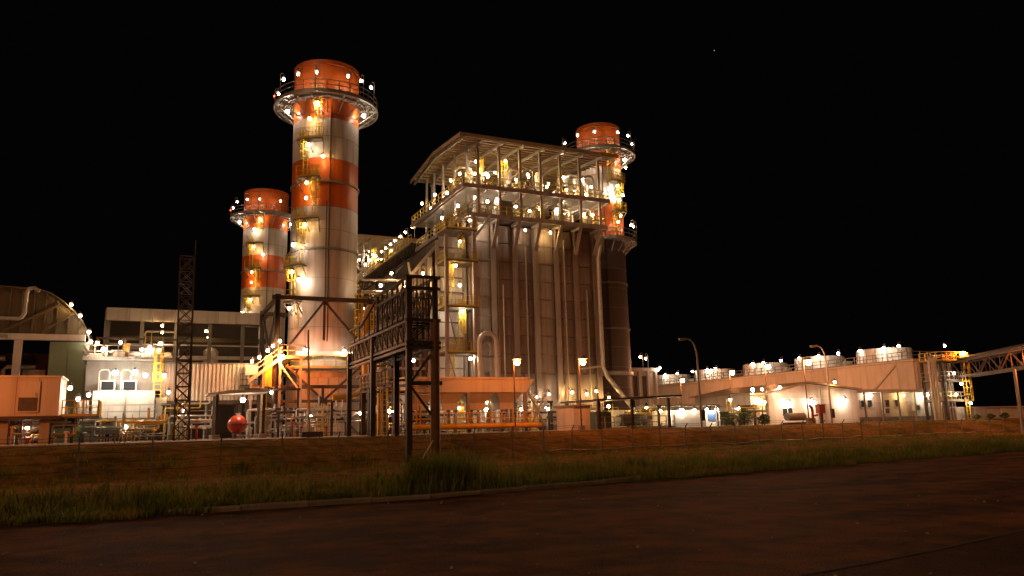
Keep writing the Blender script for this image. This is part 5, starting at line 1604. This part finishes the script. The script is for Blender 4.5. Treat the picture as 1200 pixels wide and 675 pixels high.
part(rs, 'caged_ladder', ladder(MB(), (85.4, 59.7, YZ), (85.4, 59.7, 8.2), (0, -1, 0), True, .6), 'yellow_paint')
for a in ((83.1, 60, 9.9), (83.3, 59.4, 6.7), (84.3, 59.4, 5.5), (83.2, 59.4, 4.3), (85.2, 59.2, 3.3)):
    flood(rs, a, 'white', 'plain')
hl = piece(rs, 'sodium_light', HOUSE, None, (85.5, 59.5, 9.0)); raw('lens', LENS['sodium'], None, hl)

tbg = thing('truss_bridge', 'steel truss pipe bridge leading out of view at the right', 'bridge', (80, 52, YZ))
d0, d1 = Vector((85.6, 60.2, 0)), Vector((66.5, 32.0, 0))
side = Vector((.83, -.56, 0)) * .8
for sgn in (-1, 1):
    a, b = d0 + side * sgn, d1 + side * sgn
    tr = MB()
    for z in (6.3, 8.0):
        tr.beam(a + V(0, 0, z), b + V(0, 0, z), .16, .2)
    n_ = 14
    for i in range(n_):
        p, q = a.lerp(b, i / n_), a.lerp(b, (i + 1) / n_)
        if i % 2:
            tr.beam(p + V(0, 0, 6.3), q + V(0, 0, 8), .11)
        else:
            tr.beam(p + V(0, 0, 8), q + V(0, 0, 6.3), .11)
        tr.beam(p + V(0, 0, 6.3), p + V(0, 0, 8), .08)
    part(tbg, 'truss', tr, 'dark_steel')
for i, (o, r) in enumerate(((-.55, .14), (-.15, .1), (.2, .16), (.6, .1))):
    s_ = side * o
    part(tbg, 'pipe', MB().tube([d0 + s_ + V(0, 0, 8.3 + .1 * i), d1 + s_ + V(0, 0, 8.3 + .1 * i)], r, 8), 'lagging' if i % 2 else 'dark_steel', smooth=60)
for f in (.44, .95):
    c = d0.lerp(d1, f)
    zb = ground_z(c.x, c.y) - .1
    part(tbg, 'leg', MB().beam(c + side + V(0, 0, zb), c + side + V(0, 0, 6.2), .22), 'grey_steel')
    part(tbg, 'leg', MB().beam(c - side + V(0, 0, zb), c - side + V(0, 0, 6.2), .22), 'grey_steel')

c = d0.lerp(d1, .47)
hl = piece(tbg, 'sodium_light', HOUSE, None, (c.x + .6, c.y - .6, 7.3)); raw('lens', LENS['sodium'], None, hl)

# -- low orange wall
ow = thing('boundary_wall', 'low orange-lit wall running off at the right edge', 'wall', (92, 60.6, YZ))
bm_ = box_mesh(2.36, .2, 1.35, .02)
for i in range(13):
    piece(ow, 'wall_panel', bm_, 'cream_wall', (84.6 + i * 2.4, 61.0 + .1 * (i % 2) * .2, YZ + .67))
part(ow, 'coping', MB().box(83.3, 115, 60.75, 61.25, YZ + 1.345, YZ + 1.44), 'white_paint')

# -- shrubs
def shrub(X, y, r, h, label, seed, group):
    t = thing('shrub', label, 'shrub', (X, y, YZ), group)
    rr = random.Random(seed)
    st = MB()
    for i in range(5):
        a = rr.random() * 6.28
        st.tube([(X, y, YZ - .05), (X + .2 * math.cos(a), y + .2 * math.sin(a), YZ + h * .4), (X + .6 * r * math.cos(a), y + .6 * r * math.sin(a), YZ + h * .8)], .04, 5, .015)
    part(t, 'stem', st, 'bark')
    lf = MB()
    for i in range(900):
        a = rr.random() * 6.28; u = rr.random() ** .5; zz = rr.random()
        rad = r * u * math.sin(math.pi * (.18 + .74 * zz)) * (1 + .45 * math.sin(3 * a + seed) * math.sin(5 * zz + seed))
        c = V(X + rad * math.cos(a), y + rad * math.sin(a), YZ + h * (.12 + .9 * zz))
        d = Vector((rr.gauss(0, 1), rr.gauss(0, 1), rr.gauss(0, .7))).normalized(); e = d.cross(Vector((rr.gauss(0, 1), rr.gauss(0, 1), rr.gauss(0, 1)))).normalized()
        L, W = rr.uniform(.06, .13), rr.uniform(.02, .05)
        lf.add([c - d * L, c + e * W, c + d * L, c - e * W], [(0, 1, 2, 3)])
    part(t, 'foliage', lf, 'leaf')
for i, (X, y, r, h, lab) in enumerate(((49.2, 58.6, .8, 1.3, 'leafy shrub just right of the guard booth'), (51.6, 58.8, .9, 1.6, 'larger leafy shrub before the green-lit pipes'),
                                  (53.6, 58.3, .6, 1.0, 'small shrub near the narrow white cabin'), (86.6, 59.6, .35, .5, 'small shrub at the left end of the orange-lit wall'),
                                  (89.0, 59.6, .4, .55, 'bushy shrub midway along the orange-lit wall'), (91.6, 59.6, .45, .65, 'dark shrub towards the right end of the orange-lit wall'))):
    shrub(X, y, r, h, lab, 20 + i, 'shrubs in the yard')
